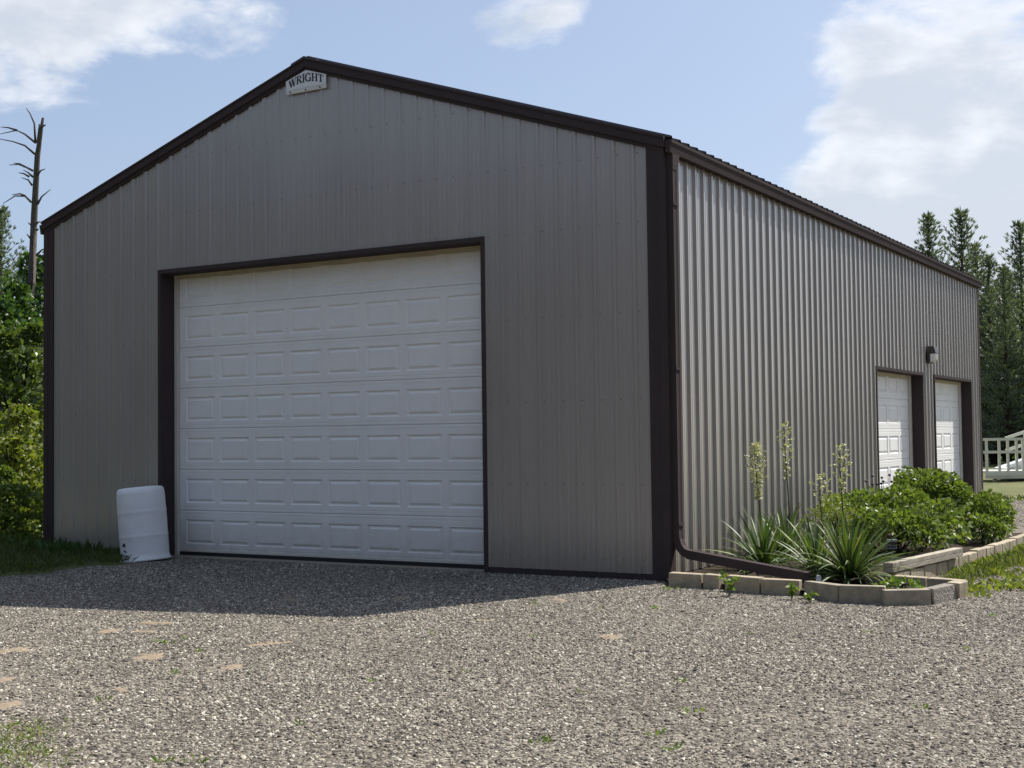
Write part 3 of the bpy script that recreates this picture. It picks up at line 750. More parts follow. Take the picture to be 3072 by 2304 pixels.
# ------------------------------------------------------------------ planter
def planter():
    bed = MB()
    poly = [(4.6, .02), (4.83, -.40), (5.4, -.42), (5.87, -.58), (6.27, -.6), (6.7, -.86), (7.08, -.83), (7.42, -.70), (7.48, .02), (6.75, .05), (6.8, .4), (7.08, 5.6), (7.15, 7.2), (4.6, 7.2)]
    bed.poly([(x, y, .05+float(gz(x, y))) for x, y in poly]); o = bed.build('planter_soil', M['soil'])
    tag(o, 'dark soil of the planting bed along the side wall', 'soil', kind='structure')
    wall = empty('block_edging', (4.83, -.42, 0))
    tag(wall, 'low edging of tan concrete blocks curving out from the barn corner', 'planter edging')
    def block(a, c, th=.10, h=.150, m='block', lean=0.0, z0=-.04, inner=1, tilt=0.0):
        a = Vector((*a, 0)); c = Vector((*c, 0)); t = (c-a).normalized(); a = a+t*.006; c = c-t*.006; n = Vector((-t.y, t.x, 0))*inner
        o0 = a-Vector((4.83, -.42, 0)); L = (c-a).length
        g = float(gz(a.x, a.y))
        b = MB(); j = lambda: random.uniform(-.004, .004)
        P = []
        for z, off in ((z0, 0), (h, lean)):
            for (s, w) in ((0, 0), (L, 0), (L, th), (0, th)):
                q = o0+t*(s+j())+n*(w+off+j()); P.append((q.x, q.y, g+z+j()+(tilt*s if z > 0 else 0)))
        if inner < 0: P = [P[i] for i in (3, 2, 1, 0, 7, 6, 5, 4)]
        o = b; b.hexa(P); return b.build('block', M[m], wall, bevel=.008)
    hs = [.135, .140, .150, .145, .150, .150, .128]
    for i, (a, c) in enumerate(FRONT): block(a, c, .10, hs[i]+random.uniform(-.004, .004), 'block2' if i > 3 else 'block')
    block((7.47, -.74), (7.56, -.27), .10, .135, 'rough', .02)
    block((7.575, -.26), (7.60, -.02), .12, .14, 'block')
    # return row, going back left from the tip
    for a, c in [((7.56, .0), (7.20, .10)), ((7.19, .10), (6.87, .17)), ((6.86, .17), (6.62, .13))]: block(a, c, .09, .138, 'block', inner=-1)
    # row along the bed
    y = .36; k = 0
    while y < 7.2:
        L = .39; x = 6.80+.115*(1-math.exp(-y/1.5))*1.6+.025*y
        x2 = 6.80+.115*(1-math.exp(-(y+L)/1.5))*1.6+.025*(y+L)
        block((x, y), (x2, y+L), .10, .135+random.uniform(-.008, .01), 'block', z0=-.05); y += L+random.uniform(.008, .02); k += 1
    # two boards stacked on the row
    t = empty('timber_boards', (6.80, .30, .15))
    tag(t, 'weathered timber of two stacked boards lying on the block edging', 'timber')
    for i, z in enumerate((0, .047)):
        b = MB(); b.hexa([(-.05, 0+i*.004, z), (.045, 0, z), (.27, 1.98, z), (.175, 1.98+i*.006, z), (-.05, 0, z+.045), (.045, 0+i*.003, z+.045), (.27, 1.98, z+.045), (.175, 1.98, z+.045)])
        b.build('board', M['timber'], t, bevel=.004)
planter()

# ------------------------------------------------------------------ plants
def yucca(loc, n, Ls, spread, label, stalks, seed, pale=.12):
    rnd = random.Random(seed); s = empty('yucca_plant', loc); tag(s, label, 'yucca', group='yuccas in the planting bed')
    meshes = []
    for kind in range(6):
        b = MB(); bend = [.05, .2, .4, .65, .15, .9][kind]; w = .026; k = 7; pts = []
        for i in range(k+1):
            t = i/k; x = t*(1-.25*bend*t); z = .10*math.sin(t*2)-bend*.42*t*t
            ww = w*(.55+.9*t) if t < .35 else w*1.0*(1-(t-.35)/.65)**.75
            if i == k: ww = .0008
            pts.append((x, z, ww))
        for (x0, z0, w0), (x1, z1, w1) in zip(pts, pts[1:]):
            b.quad((x0, -w0, z0+w0*.35), (x1, -w1, z1+w1*.35), (x1, 0, z1), (x0, 0, z0)); b.quad((x0, 0, z0), (x1, 0, z1), (x1, w1, z1+w1*.35), (x0, w0, z0+w0*.35))
        meshes.append((b.mesh('leaf', M['yucca'], True, True), b.mesh('leaf', M['yucca_y'], True, True)))
    for i in range(n):
        t = i/n; el = R(82-84*t**.58*spread+rnd.uniform(-8, 8)); az = i*2.39996+rnd.uniform(-.25, .25)
        L = Ls*rnd.uniform(.78, 1.08); kind = rnd.choice([0, 1, 4] if t < .35 else [1, 2, 2, 3, 5])
        o = link('leaf', meshes[kind][1 if rnd.random() < pale else 0], s)
        o.location = (.02*math.cos(az), .02*math.sin(az), .03); o.rotation_euler = (rnd.uniform(-.3, .3), -el, az); o.scale = (L, L*1.15, L)
    for (dx, dy, h, lean, fl, dens) in stalks:
        b = MB(); top = Vector((dx+lean, dy, h)); b0 = Vector((dx, dy, 0))
        pts = [b0.lerp(top, t)+Vector((.012*math.sin(t*5), .008*math.cos(t*4), 0)) for t in np.linspace(0, 1, 9)]
        b.tube(pts, [.013*(1-.75*t) for t in np.linspace(0, 1, 9)], 6); st = b.build('flower_stalk', M['stalk'], s, smooth=True)
        P = []; D = []; 
        twg = MB()
        for q in range(dens):
            t = 1-fl*(q/dens)**1.05; base = b0.lerp(top, t); az = q*2.4; wd = .115*math.sin(min(1, (1-t)/fl*1.15+.10)*math.pi*.88+.10)*rnd.uniform(.6, 1.2)
            tip = base+Vector((math.cos(az)*wd, math.sin(az)*wd, .05))
            twg.tube([base, tip], [.003, .0015], 4)
            for m in range(5):
                pp = base.lerp(tip, .45+.55*m/4); P.append(pp); a2 = rnd.uniform(0, 6.28); D.append((math.cos(a2), math.sin(a2), rnd.uniform(-1.2, .4)))
        twg.build('twig', M['stalk'], st)
        P = np.array([tuple(p) for p in P]); D = np.array(D)
        V = leaves(P, D, rng.uniform(.022, .04, len(P)), .42, .5)
        V2 = leaves(P, -D*np.array([1, 1, -1]), rng.uniform(.018, .034, len(P)), .42, .5)
        tag(link('flowers', np_mesh('flowers', np.concatenate([V, V2]), 4, M['flower']), st), kind='stuff')
yucca((5.27, 1.06, .05), 92, .72, 1.0, 'yucca nearest the barn corner with a full leaning cream flower spike', [(0, 0, 1.30, -.06, .46, 48)], 3)
yucca((5.03, 2.45, .06), 76, .70, .9, 'yucca against the side wall with the tallest flower spike', [(.02, .1, 1.52, -.02, .44, 26)], 5, .2)
yucca((6.42, .30, .05), 150, .72, 1.0, 'biggest yucca at the front of the bed beside the timber boards', [(-.18, .42, 1.28, 0, .38, 20), (-.42, .50, .98, 0, .34, 14)], 8, .16)
yucca((5.95, .75, .05), 84, .68, 1.05, 'stalkless yucca between the corner yucca and the biggest yucca', [], 11, .15)

def lumpy(c, rad, n, seed):
    """points on and just inside a lumpy ellipsoid, with outward normals"""
    r_ = np.random.default_rng(seed); d = unit(r_.normal(size=(n, 3))); d[:, 2] = np.where(d[:, 2] < -.35, -d[:, 2], d[:, 2])
    ph = r_.uniform(0, 6, 8)
    lump = 1+.11*np.sin(d[:, 0]*5+ph[0])*np.cos(d[:, 1]*4+ph[1])+.09*np.sin(d[:, 2]*7+ph[2]+d[:, 0]*3)+.06*np.sin(d[:, 1]*11+ph[3])*np.sin(d[:, 0]*9+ph[4])
    rr = lump*(1-.42*r_.random(n)**1.8)
    return np.array(c)+d*rr[:, None]*np.array(rad), d
def bush(name, label, loc, lobes, n, leafL, m, cat='bush', group=None, seed=1, wid=.30):
    s = empty(name, loc); tag(s, label, cat, group=group)
    VV = []
    tot = sum(l[1][0]*l[1][1] for l in lobes)
    for k, (c, rad) in enumerate(lobes):
        nn = int(n*rad[0]*rad[1]/tot); P, d = lumpy(c, rad, nn, seed*10+k)
        keep = P[:, 2] > -.02; P = P[keep]; d = d[keep]
        D = d*.75+rng.normal(size=P.shape)*.45+np.array([0, 0, .10])
        VV.append(leaves(P, D, rng.uniform(.65, 1.2, len(P))*leafL, wid, .3, .22))
    tag(link('foliage', np_mesh('foliage', np.concatenate(VV), 4, M[m]), s), kind='stuff')
    b = MB(); r_ = random.Random(seed)
    for k, (c, rad) in enumerate(lobes):
        for q in range(5):
            e = (c[0]+rad[0]*r_.uniform(-.6, .6), c[1]+rad[1]*r_.uniform(-.6, .6), c[2]+rad[2]*r_.uniform(.1, .6))
            a = (c[0]*.6+r_.uniform(-.08, .08), c[1]*.6+r_.uniform(-.08, .08), -.02)
            b.tube([a, tuple((np.array(a)+np.array(e))/2+np.array([0, 0, .05])), e], [.012, .009, .004], 5)
    b.build('stems', M['bark_d'], s)
bush('leafy_bush', 'wide spreading leafy bush in the bed behind the timber boards', (6.03, 3.42, .04),
     [((.12, -.2, .22), (.55, .5, .34)), ((-.55, .45, .34), (.46, .5, .38)), ((.35, .5, .26), (.40, .55, .34)), ((-.12, .7, .40), (.46, .5, .34))], 4600, .085, 'leaf_bush', group='leafy bushes in the bed', seed=2)
bush('leafy_bush', 'tall rounded bush in front of the side doors', (5.80, 6.15, .04),
     [((0, 0, .52), (.52, .56, .42)), ((.18, -.12, .42), (.42, .42, .40)), ((-.2, .05, .42), (.40, .45, .40))], 3600, .085, 'leaf_bush', group='leafy bushes in the bed', seed=3)
bush('leafy_bush', 'small rounded bush at the right end of the bed', (6.66, 5.75, .04),
     [((0, 0, .26), (.30, .44, .34)), ((.06, -.5, .16), (.22, .36, .20))], 1900, .08, 'leaf_bush', group='leafy bushes in the bed', seed=4)
bush('feathery_plant', 'pale feathery plant between the yuccas and the wide bush', (5.42, 3.0, .05), [((0, 0, .34), (.24, .28, .30))], 650, .12, 'leaf_lime', 'plant', seed=5, wid=.05)
bush('low_plant', 'small leafy seedlings inside the pointed tip of the planter', (7.08, -.32, .05), [((0, 0, .02), (.2, .16, .08))], 160, .055, 'weed', 'plant', seed=6)
def seed_heads():
    s = empty('seed_head_plant', (5.6, 4.5, .05)); tag(s, 'thin stems with dark seed heads above the wide bush', 'plant')
    b = MB(); h = MB()
    for k in range(9):
        x, y, z = random.uniform(-.16, .14), random.uniform(-.12, .12), .80+random.uniform(-.09, .10)
        st = MB(); st.tube([(x*.3, y*.3, 0), (x*.8, y*.8, z*.6), (x, y, z)], [.005, .004, .003], 5); st.build('stem', M['stalk'], s)
        hd = MB(); hd.lathe([(0, -.014), (.016, -.008), (.019, .003), (.012, .014), (0, .018)], 8); o = hd.build('seed_head', M['berry'], s, smooth=True, fix=True); o.location = (x, y, z)
seed_heads()
# little light on a stake, figurine, white stone
def small_things():
    p = at_z(2676, 1676, .07); s = empty('path_light', (p[0], p[1], .05)); s.rotation_euler = (0, 0, .5)
    tag(s, 'small grey path light on a stake beside the biggest yucca', 'path light')
    b = MB(); b.tube([(0, 0, 0), (0, 0, .12)], .012, 8); b.build('stake', M['stake'], s)
    b = MB(); b.box((-.055, -.055, .205), (.055, .055, .235)); b.build('cap', M['stake'], s, bevel=.006)
    b = MB(); b.box((-.045, -.045, .115), (.045, .045, .204)); b.build('body', M['lampm'], s, bevel=.004)
    for z in (.135, .165):
        b = MB(); b.box((-.05, -.049, z), (.05, .049, z+.012)); b.build('louver', M['stake'], s)
    p = at_z(2908, 1622, .1); s = empty('garden_figurine', (p[0], p[1], .05)); tag(s, 'little pinkish garden figurine at the foot of the right end bush', 'figurine')
    b = MB(); b.lathe([(0, 0), (.045, .0), (.05, .03), (.04, .08), (.028, .11), (.02, .12)], 14); b.build('body', M['figure'], s, smooth=True)
    b = MB(); b.lathe([(.0, .115), (.02, .12), (.033, .14), (.034, .16), (.022, .185), (0, .195)], 14); b.build('head', M['figure'], s, smooth=True)
    p = at_z(2457, 1741, .08); b = MB(); b.hexa([(-.03, -.02, 0), (.03, -.022, 0), (.028, .02, 0), (-.03, .02, 0), (-.022, -.015, .085), (.02, -.014, .08), (.018, .012, .085), (-.02, .013, .09)])
    o = b.build('white_stone', M['plastic'], None, bevel=.008); o.location = (p[0], p[1], .045); tag(o, 'small white stone standing at the end of the downspout extension', 'stone')
small_things()
def tufts(name, label, pts, m, kind, blade, cnt, spread, cat='weeds', flat=.6, wid=.12):
    P = []; D = []; Ls = []
    for (x, y, sc) in pts:
        n = max(3, int(cnt*sc)); a = rng.uniform(0, 6.28, n); r_ = rng.random(n)**.6*spread*sc
        P.append(np.stack([x+np.cos(a)*r_, y+np.sin(a)*r_, np.full(n, float(gz(x, y))+.006)], 1))
        D.append(np.stack([np.cos(a+rng.normal(0, .6, n))*flat, np.sin(a+rng.normal(0, .6, n))*flat, rng.uniform(.3, 1.1, n)], 1)); Ls.append(rng.uniform(.5, 1.15, n)*blade*(.7+.3*sc))
    V = leaves(np.concatenate(P), np.concatenate(D), np.concatenate(Ls), wid, .2, .15)
    o = link(name, np_mesh(name, V, 4, M[m])); tag(o, label, cat, kind=kind); return o
# weeds sprouting through the gravel
wp = []
for (u, v, sc) in [(2080, 2140, 1.0), (1610, 2232, 1.1), (1965, 2208, .9), (2040, 2050, .6), (1965, 1828, .8), (1605, 1815, .8), (1800, 1830, .6), (1740, 2080, .5), (1590, 1915, .6), (590, 2290, .9), (490, 2290, .8), (310, 2105, .9), (515, 2025, .6),
                   (480, 1930, .8), (585, 1958, .8), (510, 1935, .7), (560, 1920, .6), (2600, 1900, .5), (2760, 2130, .6), (2900, 1950, .6), (2250, 1905, .5), (1300, 1905, .5), (1120, 2050, .5), (900, 2180, .5), (2020, 2255, .7), (1400, 2020, .4), (2010, 1770, 1.2), (2985, 1850, .7)]:
    p = at_z(u, v, 0); wp.append((p[0], p[1], sc))
tufts('gravel_weeds', 'scattered small green weeds sprouting through the gravel', wp, 'weed', 'stuff', .05, 13, .05, wid=.14)
# corner patch bottom left
pts = []
for k in range(90):
    p = at_z(random.uniform(-160, 150), random.uniform(2170, 2330), 0); pts.append((p[0], p[1], random.uniform(.6, 1.4)))
for k in range(30):
    p = at_z(random.uniform(0, 250), random.uniform(2130, 2330), 0); pts.append((p[0], p[1], random.uniform(.3, .8)))
tufts('weedy_patch', 'patch of yellowing grassy weeds in the near left corner of the gravel', pts[:70]+pts[90:], 'weed', 'stuff', .042, 9, .07, wid=.10)
tufts('dry_grass', 'dry yellow blades among the weeds in the near left corner', pts[40:110], 'dry', 'stuff', .05, 8, .09, 'grass', .7, .05)
# yellow green ground cover outside the bed edging
pts = []
for k in range(230):
    y = random.uniform(-.1, 6.4); w = .62*math.exp(-((y-1.0)/2.6)**2)+.18
    x = 7.02+.03*y+random.random()**1.4*w*1.25
    if y < .2 and x < 7.65: continue
    pts.append((x, y, random.uniform(.5, 1.35)))
tufts('weed_cover', 'bright yellow green weeds growing along the outside of the bed edging', pts, 'leaf_lime', 'stuff', .085, 13, .08, wid=.22)
tufts('weed_grass', 'longer grass blades among the weeds by the bed edging', [(7.15+.03*y+random.random()*.35, y, random.uniform(.6, 1.2)) for y in np.linspace(.5, 7, 90)], 'grass', 'stuff', .17, 10, .06, 'grass', .35, .04)
def sprout(u, v, lab, h, n, m='weed'):
    p = at_z(u, v, 0); s = empty('weed_sprout', (p[0], p[1], 0)); tag(s, lab, 'weed', group='weeds along the blocks')
    P = []; D = []
    b = MB(); 
    for k in range(3):
        a = random.uniform(0, 6.28); t = (math.cos(a)*h*.35, math.sin(a)*h*.35, h*random.uniform(.7, 1)); b.tube([(0, 0, -.01), t], [.004, .002], 4)
        for q in range(n//3):
            f = random.uniform(.25, 1); P.append([c*f for c in t]); D.append([random.uniform(-1, 1), random.uniform(-1, 1), random.uniform(-.1, .8)])
    b.build('stem', M['stalk'], s)
    V = leaves(np.array(P), np.array(D), rng.uniform(.03, .065, len(P)), .28, .3, .2); tag(link('leaves', np_mesh('leaves', V, 4, M[m]), s), kind='stuff')
sprout(2187, 1788, 'leafy weed growing in the gap between two front blocks', .22, 66)
sprout(2375, 1800, 'bright weed at the foot of the middle front blocks', .15, 48)
sprout(2430, 1808, 'low spreading weed right of the bright weed by the blocks', .09, 36)
sprout(2237, 1742, 'pale green seedling standing behind the front blocks', .26, 24)
# grass in the shade at the left end of the gable wall
pts = []
for k in range(1500):
    y = random.uniform(-5.5, 0.0); x = float(left_edge(y))-.02-random.random()**1.3*3.6
    if y > -.05 and x > -4.7: continue
    pts.append((x, y, random.uniform(.6, 1.3)*(1.5 if x < -4.3 else 1)*(1.25 if y > -.7 else 1)))
for k in range(800): pts.append((random.uniform(-13, -4.9), random.uniform(-2, 6), random.uniform(.9, 2.2)))
tufts('rough_grass', 'dark rough grass at the shaded left end of the gable wall', pts, 'grass', 'stuff', .15, 8, .09, 'grass', .4, .05)
tufts('wall_weeds', 'tall dark weeds at the foot of the left end of the gable wall', [(random.uniform(-5.2, -3.4)-.2*random.random(), -.08-random.random()**2*.5, random.uniform(.6, 1.5)) for k in range(34)], 'leaf_dark', 'stuff', .24, 9, .10, 'weeds', .3, .07)
# lawn edge tufts and lawn weeds
pts = [(random.uniform(4.4, 15), 15.75+random.gauss(0, .22), random.uniform(.6, 1.6)) for k in range(260)]
tufts('lawn_edge_grass', 'ragged grass and weeds where the lawn meets the gravel', pts, 'grass', 'stuff', .13, 9, .09, 'grass', .5, .10)

# ------------------------------------------------------------------ trees
def conifer_mesh(seed, H=12.0, rad=2.7, dens=1.0, mname='needle'):
    r_ = np.random.default_rng(seed); P = []; D = []; Ls = []
    trunk = MB(); lim = MB()
    trunk.tube([(0, 0, -.2), (.03, .02, H*.5), (0, 0, H*.98)], [.20, .12, .015], 8)
    z = H*.07
    while z < H*.985:
        t = z/H; nb = r_.integers(4, 7); L0 = rad*(1-t)**.92+.08
        for k in range(nb):
            az = r_.uniform(0, 6.28); L = L0*r_.uniform(.6, 1.15); up = .12+.75*t+r_.uniform(-.12, .12)
            n = max(3, int(L*6)); s = np.linspace(0, 1, n)
            x = np.cos(az)*L*s; y = np.sin(az)*L*s; zz = z+L*(up*s*.45+.40*s**2.2*(.4+t))-.10*L*np.sin(s*3.1)*(1-t)
            pts = np.stack([x, y, zz], 1)
            lim.tube(pts[::max(1, n//4)].tolist()+[pts[-1].tolist()], np.linspace(.028*(1.1-t)+.006, .004, len(pts[::max(1, n//4)])+1), 4, cap=False)
            for i in range(n):
                if s[i] < .18 and t < .75: continue
                m = int(9*dens)
                for q in range(m):
                    side = r_.normal(0, 1, 3)*np.array([1, 1, .5]); tang = np.array([np.cos(az), np.sin(az), .45+.5*t])
                    off = unit(np.cross(tang, [0, 0, 1.]))*r_.normal(0, .16)*L*(1-s[i]*.6)*.75
                    P.append(pts[i]+off+np.array([0, 0, r_.uniform(-.03, .05)])); D.append(tang*.75+side*.55+np.array([0, 0, .25])); Ls.append(r_.uniform(.16, .34)*(1.05-.35*t))
        z += r_.uniform(.20, .34)*(1.15-.45*t)
    # leader
    for q in range(16):
        P.append(np.array([0, 0, H*(.955+.045*r_.random())])); D.append(np.append(r_.normal(0, .4, 2), 1.0)); Ls.append(.22)
    V = leaves(np.array(P), np.array(D), np.array(Ls)*1.15, .10, .3)
    return trunk.mesh('trunk', M['bark_d'], True), lim.mesh('branches', M['bark_d'], True), np_mesh('crown', V, 4, M[mname])
CON = [conifer_mesh(11, 12, 3.7), conifer_mesh(12, 12, 3.2), conifer_mesh(13, 12, 4.0, 1.0, 'needle_b')]
def conifer(var, x, y, H, label, group, rz=0.0):
    s = empty('pine_tree', (x, y, float(gz(x, y))), rz); tag(s, label, 'pine tree', group=group); k = H/12
    tr, br, cr = CON[var]
    for nme, me in (('trunk', tr), ('crown', cr)):
        o = link(nme, me, s); o.scale = (k, k, k)
        if nme == 'crown': o['kind'] = 'stuff'
        else:
            b_ = link('branches', br, s); b_.scale = (k, k, k)
# right: tops read from the photo
gR = 'pines behind the barn on the right'
def top_at(u, v, y):
    p = at_y(u, v, y); return p
for (u, v, y, var, lab) in [(2785, 640, 44, 1, 'slim pine whose tip rises first above the barn roof at right'), (2882, 630, 46, 0, 'tallest pine of the pair above the far end of the roof'),
                            (2965, 770, 42, 2, 'shorter pine just right of the tallest pine'), (3058, 668, 45, 0, 'tall pine near the right edge of the photo'),
                            (2925, 730, 50, 1, 'pine standing behind between the tallest pine and the shorter one'), (3010, 800, 40, 1, 'low dense pine left of the tall right edge pine'), (2700, 790, 47, 2, 'pine mostly hidden behind the barn roof'),
                            (3180, 700, 43, 2, 'pine just beyond the right edge of the photo'), (3300, 640, 46, 0, 'second pine beyond the right edge of the photo')]:
    p = at_y(u, v, y); conifer(var, p[0], p[1], p[2]-float(gz(0, y)), lab, gR, random.uniform(0, 6))
for i in range(12):
    x = -12+i*2.2+random.uniform(-.6, .6); y = 50+random.uniform(-1.5, 3)
    conifer(i % 3, x, y, random.uniform(8.4, 9.8), 'back row pine in the dark woods behind the barn', 'back row pines', random.uniform(0, 6))
def undergrowth():
    n = 9000; x = rng.uniform(-22, 22, n); y = 51+rng.normal(0, 2.2, n)+.08*np.abs(x); z = .2+3.4*rng.random(n)**1.2*(.7+.3*np.sin(x*1.3)+.2*np.sin(x*3.1))
    D = rng.normal(size=(n, 3))+np.array([0, -.4, .3]); V = leaves(np.stack([x, y, z], 1), D, rng.uniform(.25, .5, n), .34, .3)
    o = link('undergrowth', np_mesh('undergrowth', V, 4, M['leaf_dark'])); tag(o, 'dark tangled undergrowth beneath the pines beyond the lawn', 'undergrowth', kind='stuff')
undergrowth()
def broadleaf(name, label, loc, H, R_, n, leafL, m, seed, cat='tree', group=None, trunk=.10, base=.12):
    s = empty(name, loc); tag(s, label, cat, group=group); r_ = np.random.default_rng(seed); VV = []
    lobes = int(10+H*2.2); b = MB(); tb = MB()
    tb.tube([(0, 0, -.1), (.05, .03, H*.35), (0, .05, H*.8)], [trunk, trunk*.7, trunk*.2], 8); tb.build('trunk', M['bark_d'], s, smooth=True)
    for k in range(lobes):
        h = base*H+(1-base)*H*(k+.5)/lobes; t = h/H; a = k*2.4+r_.uniform(-.4, .4); rr = R_*math.sin(min(1, .30+.75*t)*math.pi*.93)**.7
        c = np.array([math.cos(a)*rr*.62, math.sin(a)*rr*.62, h]); rad = np.array([rr*.52, rr*.52, H*.105])*r_.uniform(.8, 1.2)
        P, d = lumpy(c, rad, int(n/lobes), seed*100+k); d2 = d*.6+r_.normal(size=P.shape)*.55
        keep = P[:, 2] > .02; P, d2 = P[keep], d2[keep]
        VV.append(leaves(P, d2, r_.uniform(.65, 1.2, len(P))*leafL, .32, .3, .15)); b.tube([(0, 0, h*.55), tuple(c*.6+np.array([0, 0, h*.3])), tuple(c)], [trunk*.3, trunk*.2, .008], 5)
    b.build('branches', M['bark_d'], s, smooth=True)
    tag(link('crown', np_mesh('crown', np.concatenate(VV), 4, M[m]), s), kind='stuff')
# left: sunlit thicket beside the barn
def plan(u, y): p = at_y(u, 1300, y); return (p[0], p[1], 0)
broadleaf('leafy_tree', 'sunlit broadleaf tree pressing against the left barn corner', plan(60, 4.5), 3.5, 1.25, 3800, .19, 'leaf_tree', 21, group='broadleaf thicket left of the barn')
broadleaf('leafy_tree', 'broadleaf tree at the left photo edge beneath the snag', plan(-60, 6.5), 4.0, 1.5, 4200, .19, 'leaf_tree', 22, group='broadleaf thicket left of the barn')
broadleaf('leafy_shrub', 'yellow green shrub low at the left barn corner', plan(40, 1.6), 1.9, 1.1, 3000, .12, 'leaf_lime', 23, 'shrub', 'broadleaf thicket left of the barn', .04, .05)
broadleaf('leafy_shrub', 'dark green shrub under the yellow green shrub at far left', plan(-30, .2), 1.05, .9, 3600, .10, 'leaf_bush', 24, 'shrub', 'broadleaf thicket left of the barn', .04, .05)
broadleaf('leafy_shrub', 'dark shrub filling the gap against the left corner trim', plan(118, 2.6), 1.3, .75, 2600, .09, 'leaf_bush', 25, 'shrub', 'broadleaf thicket left of the barn', .03, .05)
broadleaf('leafy_tree', 'darker tree standing behind the sunlit thicket', plan(110, 16), 7.2, 2.0, 7000, .20, 'leaf_dark', 26, group='broadleaf thicket left of the barn')
broadleaf('leafy_tree', 'dark tree behind the snag at the left edge', plan(10, 13), 5.8, 2.0, 7000, .20, 'leaf_dark', 27, group='broadleaf thicket left of the barn')
gL = 'pines behind the thicket on the left'
for (u, v, y, var, lab) in [(5, 640, 30, 2, 'pine rising at the far left edge behind the snag'), (-130, 600, 33, 0, 'pine beyond the left edge of the photo'), (70, 930, 36, 1, 'short pine low behind the snag trunk'), (160, 960, 40, 0, 'pine just hidden by the left barn corner')]:
    p = at_y(u, v, y); conifer(var, p[0], p[1], p[2], lab, gL, random.uniform(0, 6))
# dead snag
def snag():
    Y = 14.0
    P = lambda u, v, dy=0.0: Vector(at_y(u, v, Y+dy))
    b0 = P(88, 1060); b0.z = 0
    base = Vector((P(88, 1060).x, Y, 0)); s = empty('dead_snag', tuple(base)); tag(s, 'bare dead tree trunk with broken top and thin dry branches', 'dead tree')
    T = lambda u, v, dy=0.0: tuple(P(u, v, dy)-base)
    tr = [(0, 0, -.1), T(84, 1060), T(95, 850), T(103, 640), T(112, 470), T(122, 400), T(129, 353)]
    b = MB(); b.tube(tr, [.15, .125, .112, .095, .08, .058, .036], 10); t_ = b.build('trunk', M['bark'], s, smooth=True)
    b = MB(); b.tube([T(113, 430), T(116, 402), T(118, 372)], [.05, .04, .02], 5); b.build('broken_tip', M['bark'], s)
    br = [[(106, 425), (103, 370), (90, 340), (79, 325)], [(106, 428), (75, 403), (50, 391), (0, 402)], [(50, 391), (25, 383), (2, 381)], [(104, 462), (75, 437), (40, 425), (-15, 414)], [(98, 512), (75, 500), (55, 493), (28, 495)], [(75, 500), (58, 491), (40, 489)],
          [(98, 530), (85, 518), (70, 510)], [(96, 556), (85, 540), (65, 533)], [(88, 530), (72, 521), (56, 518)], [(112, 525), (122, 512), (135, 507)], [(93, 606), (75, 588), (45, 588), (10, 610)], [(75, 588), (60, 581), (35, 585)], [(113, 612), (125, 590), (152, 568)],
          [(92, 716), (80, 702)], [(110, 765), (125, 750), (137, 745)], [(88, 806), (78, 800), (70, 798)], [(110, 690), (116, 687)], [(112, 668), (122, 664)], [(95, 676), (84, 668)], [(100, 900), (112, 885), (128, 878)], [(120, 385), (133, 376), (138, 375)]]
    for k, q in enumerate(br):
        b = MB(); n = len(q); dy = random.uniform(-.9, .9); b.tube([T(u, v, dy*i/n) for i, (u, v) in enumerate(q)], np.linspace(.038, .010, n), 5); b.build('branch', M['bark'], s, smooth=True)
snag()

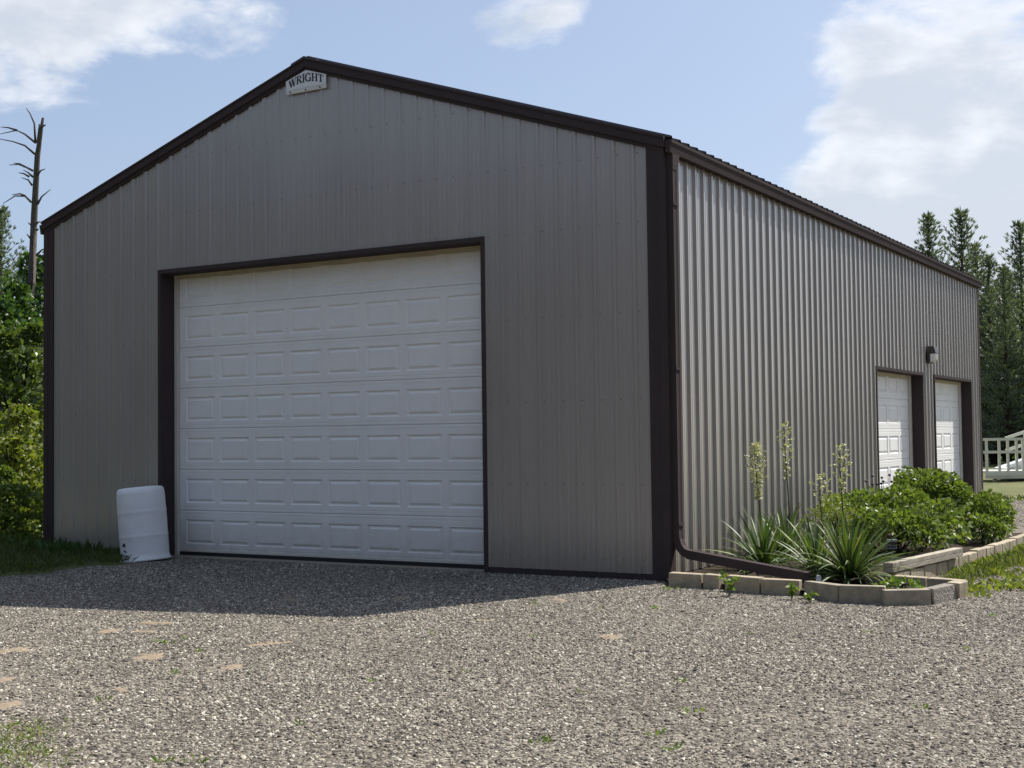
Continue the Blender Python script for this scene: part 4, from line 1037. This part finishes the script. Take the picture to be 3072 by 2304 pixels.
# ------------------------------------------------------------------ wheelchair ramp beyond the lawn
def ramp():
    p0 = at_z(2957, 1441, .21); s = empty('access_ramp', (p0[0], p0[1], .21))
    s.rotation_euler = (0, 0, YAW-.05)
    tag(s, 'cream painted wooden access ramp with railings beyond the lawn', 'ramp')
    k = np.linalg.norm(p0-CAM)/FPX     # metres per photo pixel at the ramp
    u = lambda px: px*k
    Lp = 4.6; zt = u(26)
    b = MB(); b.box((0, 0, zt-.06), (Lp, 1.3, zt)); b.build('deck', M['ramp'], s)
    for z0, z1, y in ((zt-.13, zt-.063, -.04), (zt-.20, zt-.134, -.02)):
        b = MB(); b.box((0, y, z0), (Lp, y+.05, z1)); b.build('deck_fascia', M['ramp'], s)
    xs = [0.02, u(37), u(61), u(85), u(103)]+[u(103)+.42*i for i in range(1, 7)]
    top = zt+u(93); mid = zt+u(57)
    for x in xs:
        b = MB(); b.box((x, -.005, zt-.19), (x+.06, .055, top-.03)); b.build('post', M['ramp'], s)
    for z in (top, mid):
        b = MB(); b.box((-.05, -.03, z-.07), (Lp, .02-.031+.0, z)); b.build('rail', M['ramp'], s)
    # the rising run behind
    x0 = u(52)+.49; sl = 20/61.
    y = 1.35; Lr = 4.0
    b = MB(); b.hexa([(x0, y, zt-.05), (x0+Lr, y, zt-.05), (x0+Lr, y+1.1, zt-.05), (x0, y+1.1, zt-.05), (x0, y, zt+.02), (x0+Lr, y, zt+.02+Lr*sl), (x0+Lr, y+1.1, zt+.02+Lr*sl), (x0, y+1.1, zt+.02)]); b.build('ramp_run', M['rampw'], s)
    b = MB(); b.beam((x0, y-.03, zt+.06), (x0+Lr, y-.03, zt+.06+Lr*sl), .06, .09); b.build('ramp_curb', M['rampw'], s)
    for z in (top, mid):
        b = MB(); b.beam((x0, y+.02, z-.02), (x0+Lr, y+.02, z-.02+Lr*sl), .05, .08); b.build('rail', M['ramp'], s)
    for i in range(6):
        x = x0+.5+i*.62; b = MB(); b.box((x, y+.03, zt), (x+.07, y+.10, top-.02+(x-x0)*sl)); b.build('post', M['ramp'], s)
    for x in (.3, 2.2, 4.2):
        b = MB(); b.box((x, .3, -.05), (x+.09, .39, zt-.06)); b.build('support', M['ramp'], s)
ramp()

# trees added behind the viewpoint, out of view, to cut sky light on the gable
def added_wood():
    P = []; D = []; Ls = []; tb = MB()
    cx, cy = 6.0, -8.0
    for k in range(46):
        a = R(168+k*4.6)+rng.uniform(-.03, .03); d = rng.uniform(24, 31); x, y = cx+math.cos(a)*d, cy+math.sin(a)*d
        H = rng.uniform(8.5, 12); rr = rng.uniform(2.0, 2.9); n = 420
        z = H*(.06+.94*rng.random(n)**.9); q = rng.uniform(0, 6.28, n); r_ = rr*np.sqrt(rng.random(n))*np.clip(1.15*(1-z/H)**.6+.08, 0, 1)
        P.append(np.stack([x+np.cos(q)*r_, y+np.sin(q)*r_, z], 1)); D.append(np.stack([np.cos(q), np.sin(q), rng.uniform(-.3, .8, n)], 1)); Ls.append(rng.uniform(.9, 1.6, n))
    V = leaves(np.concatenate(P), np.concatenate(D), np.concatenate(Ls), .36, .2)
    o = link('added_wood', np_mesh('added_wood', V, 4, M['added_woodm'])); tag(o, 'unseen mass of dark trees added behind the viewpoint to darken the gable wall', 'added_wood', kind='stuff')
added_wood()
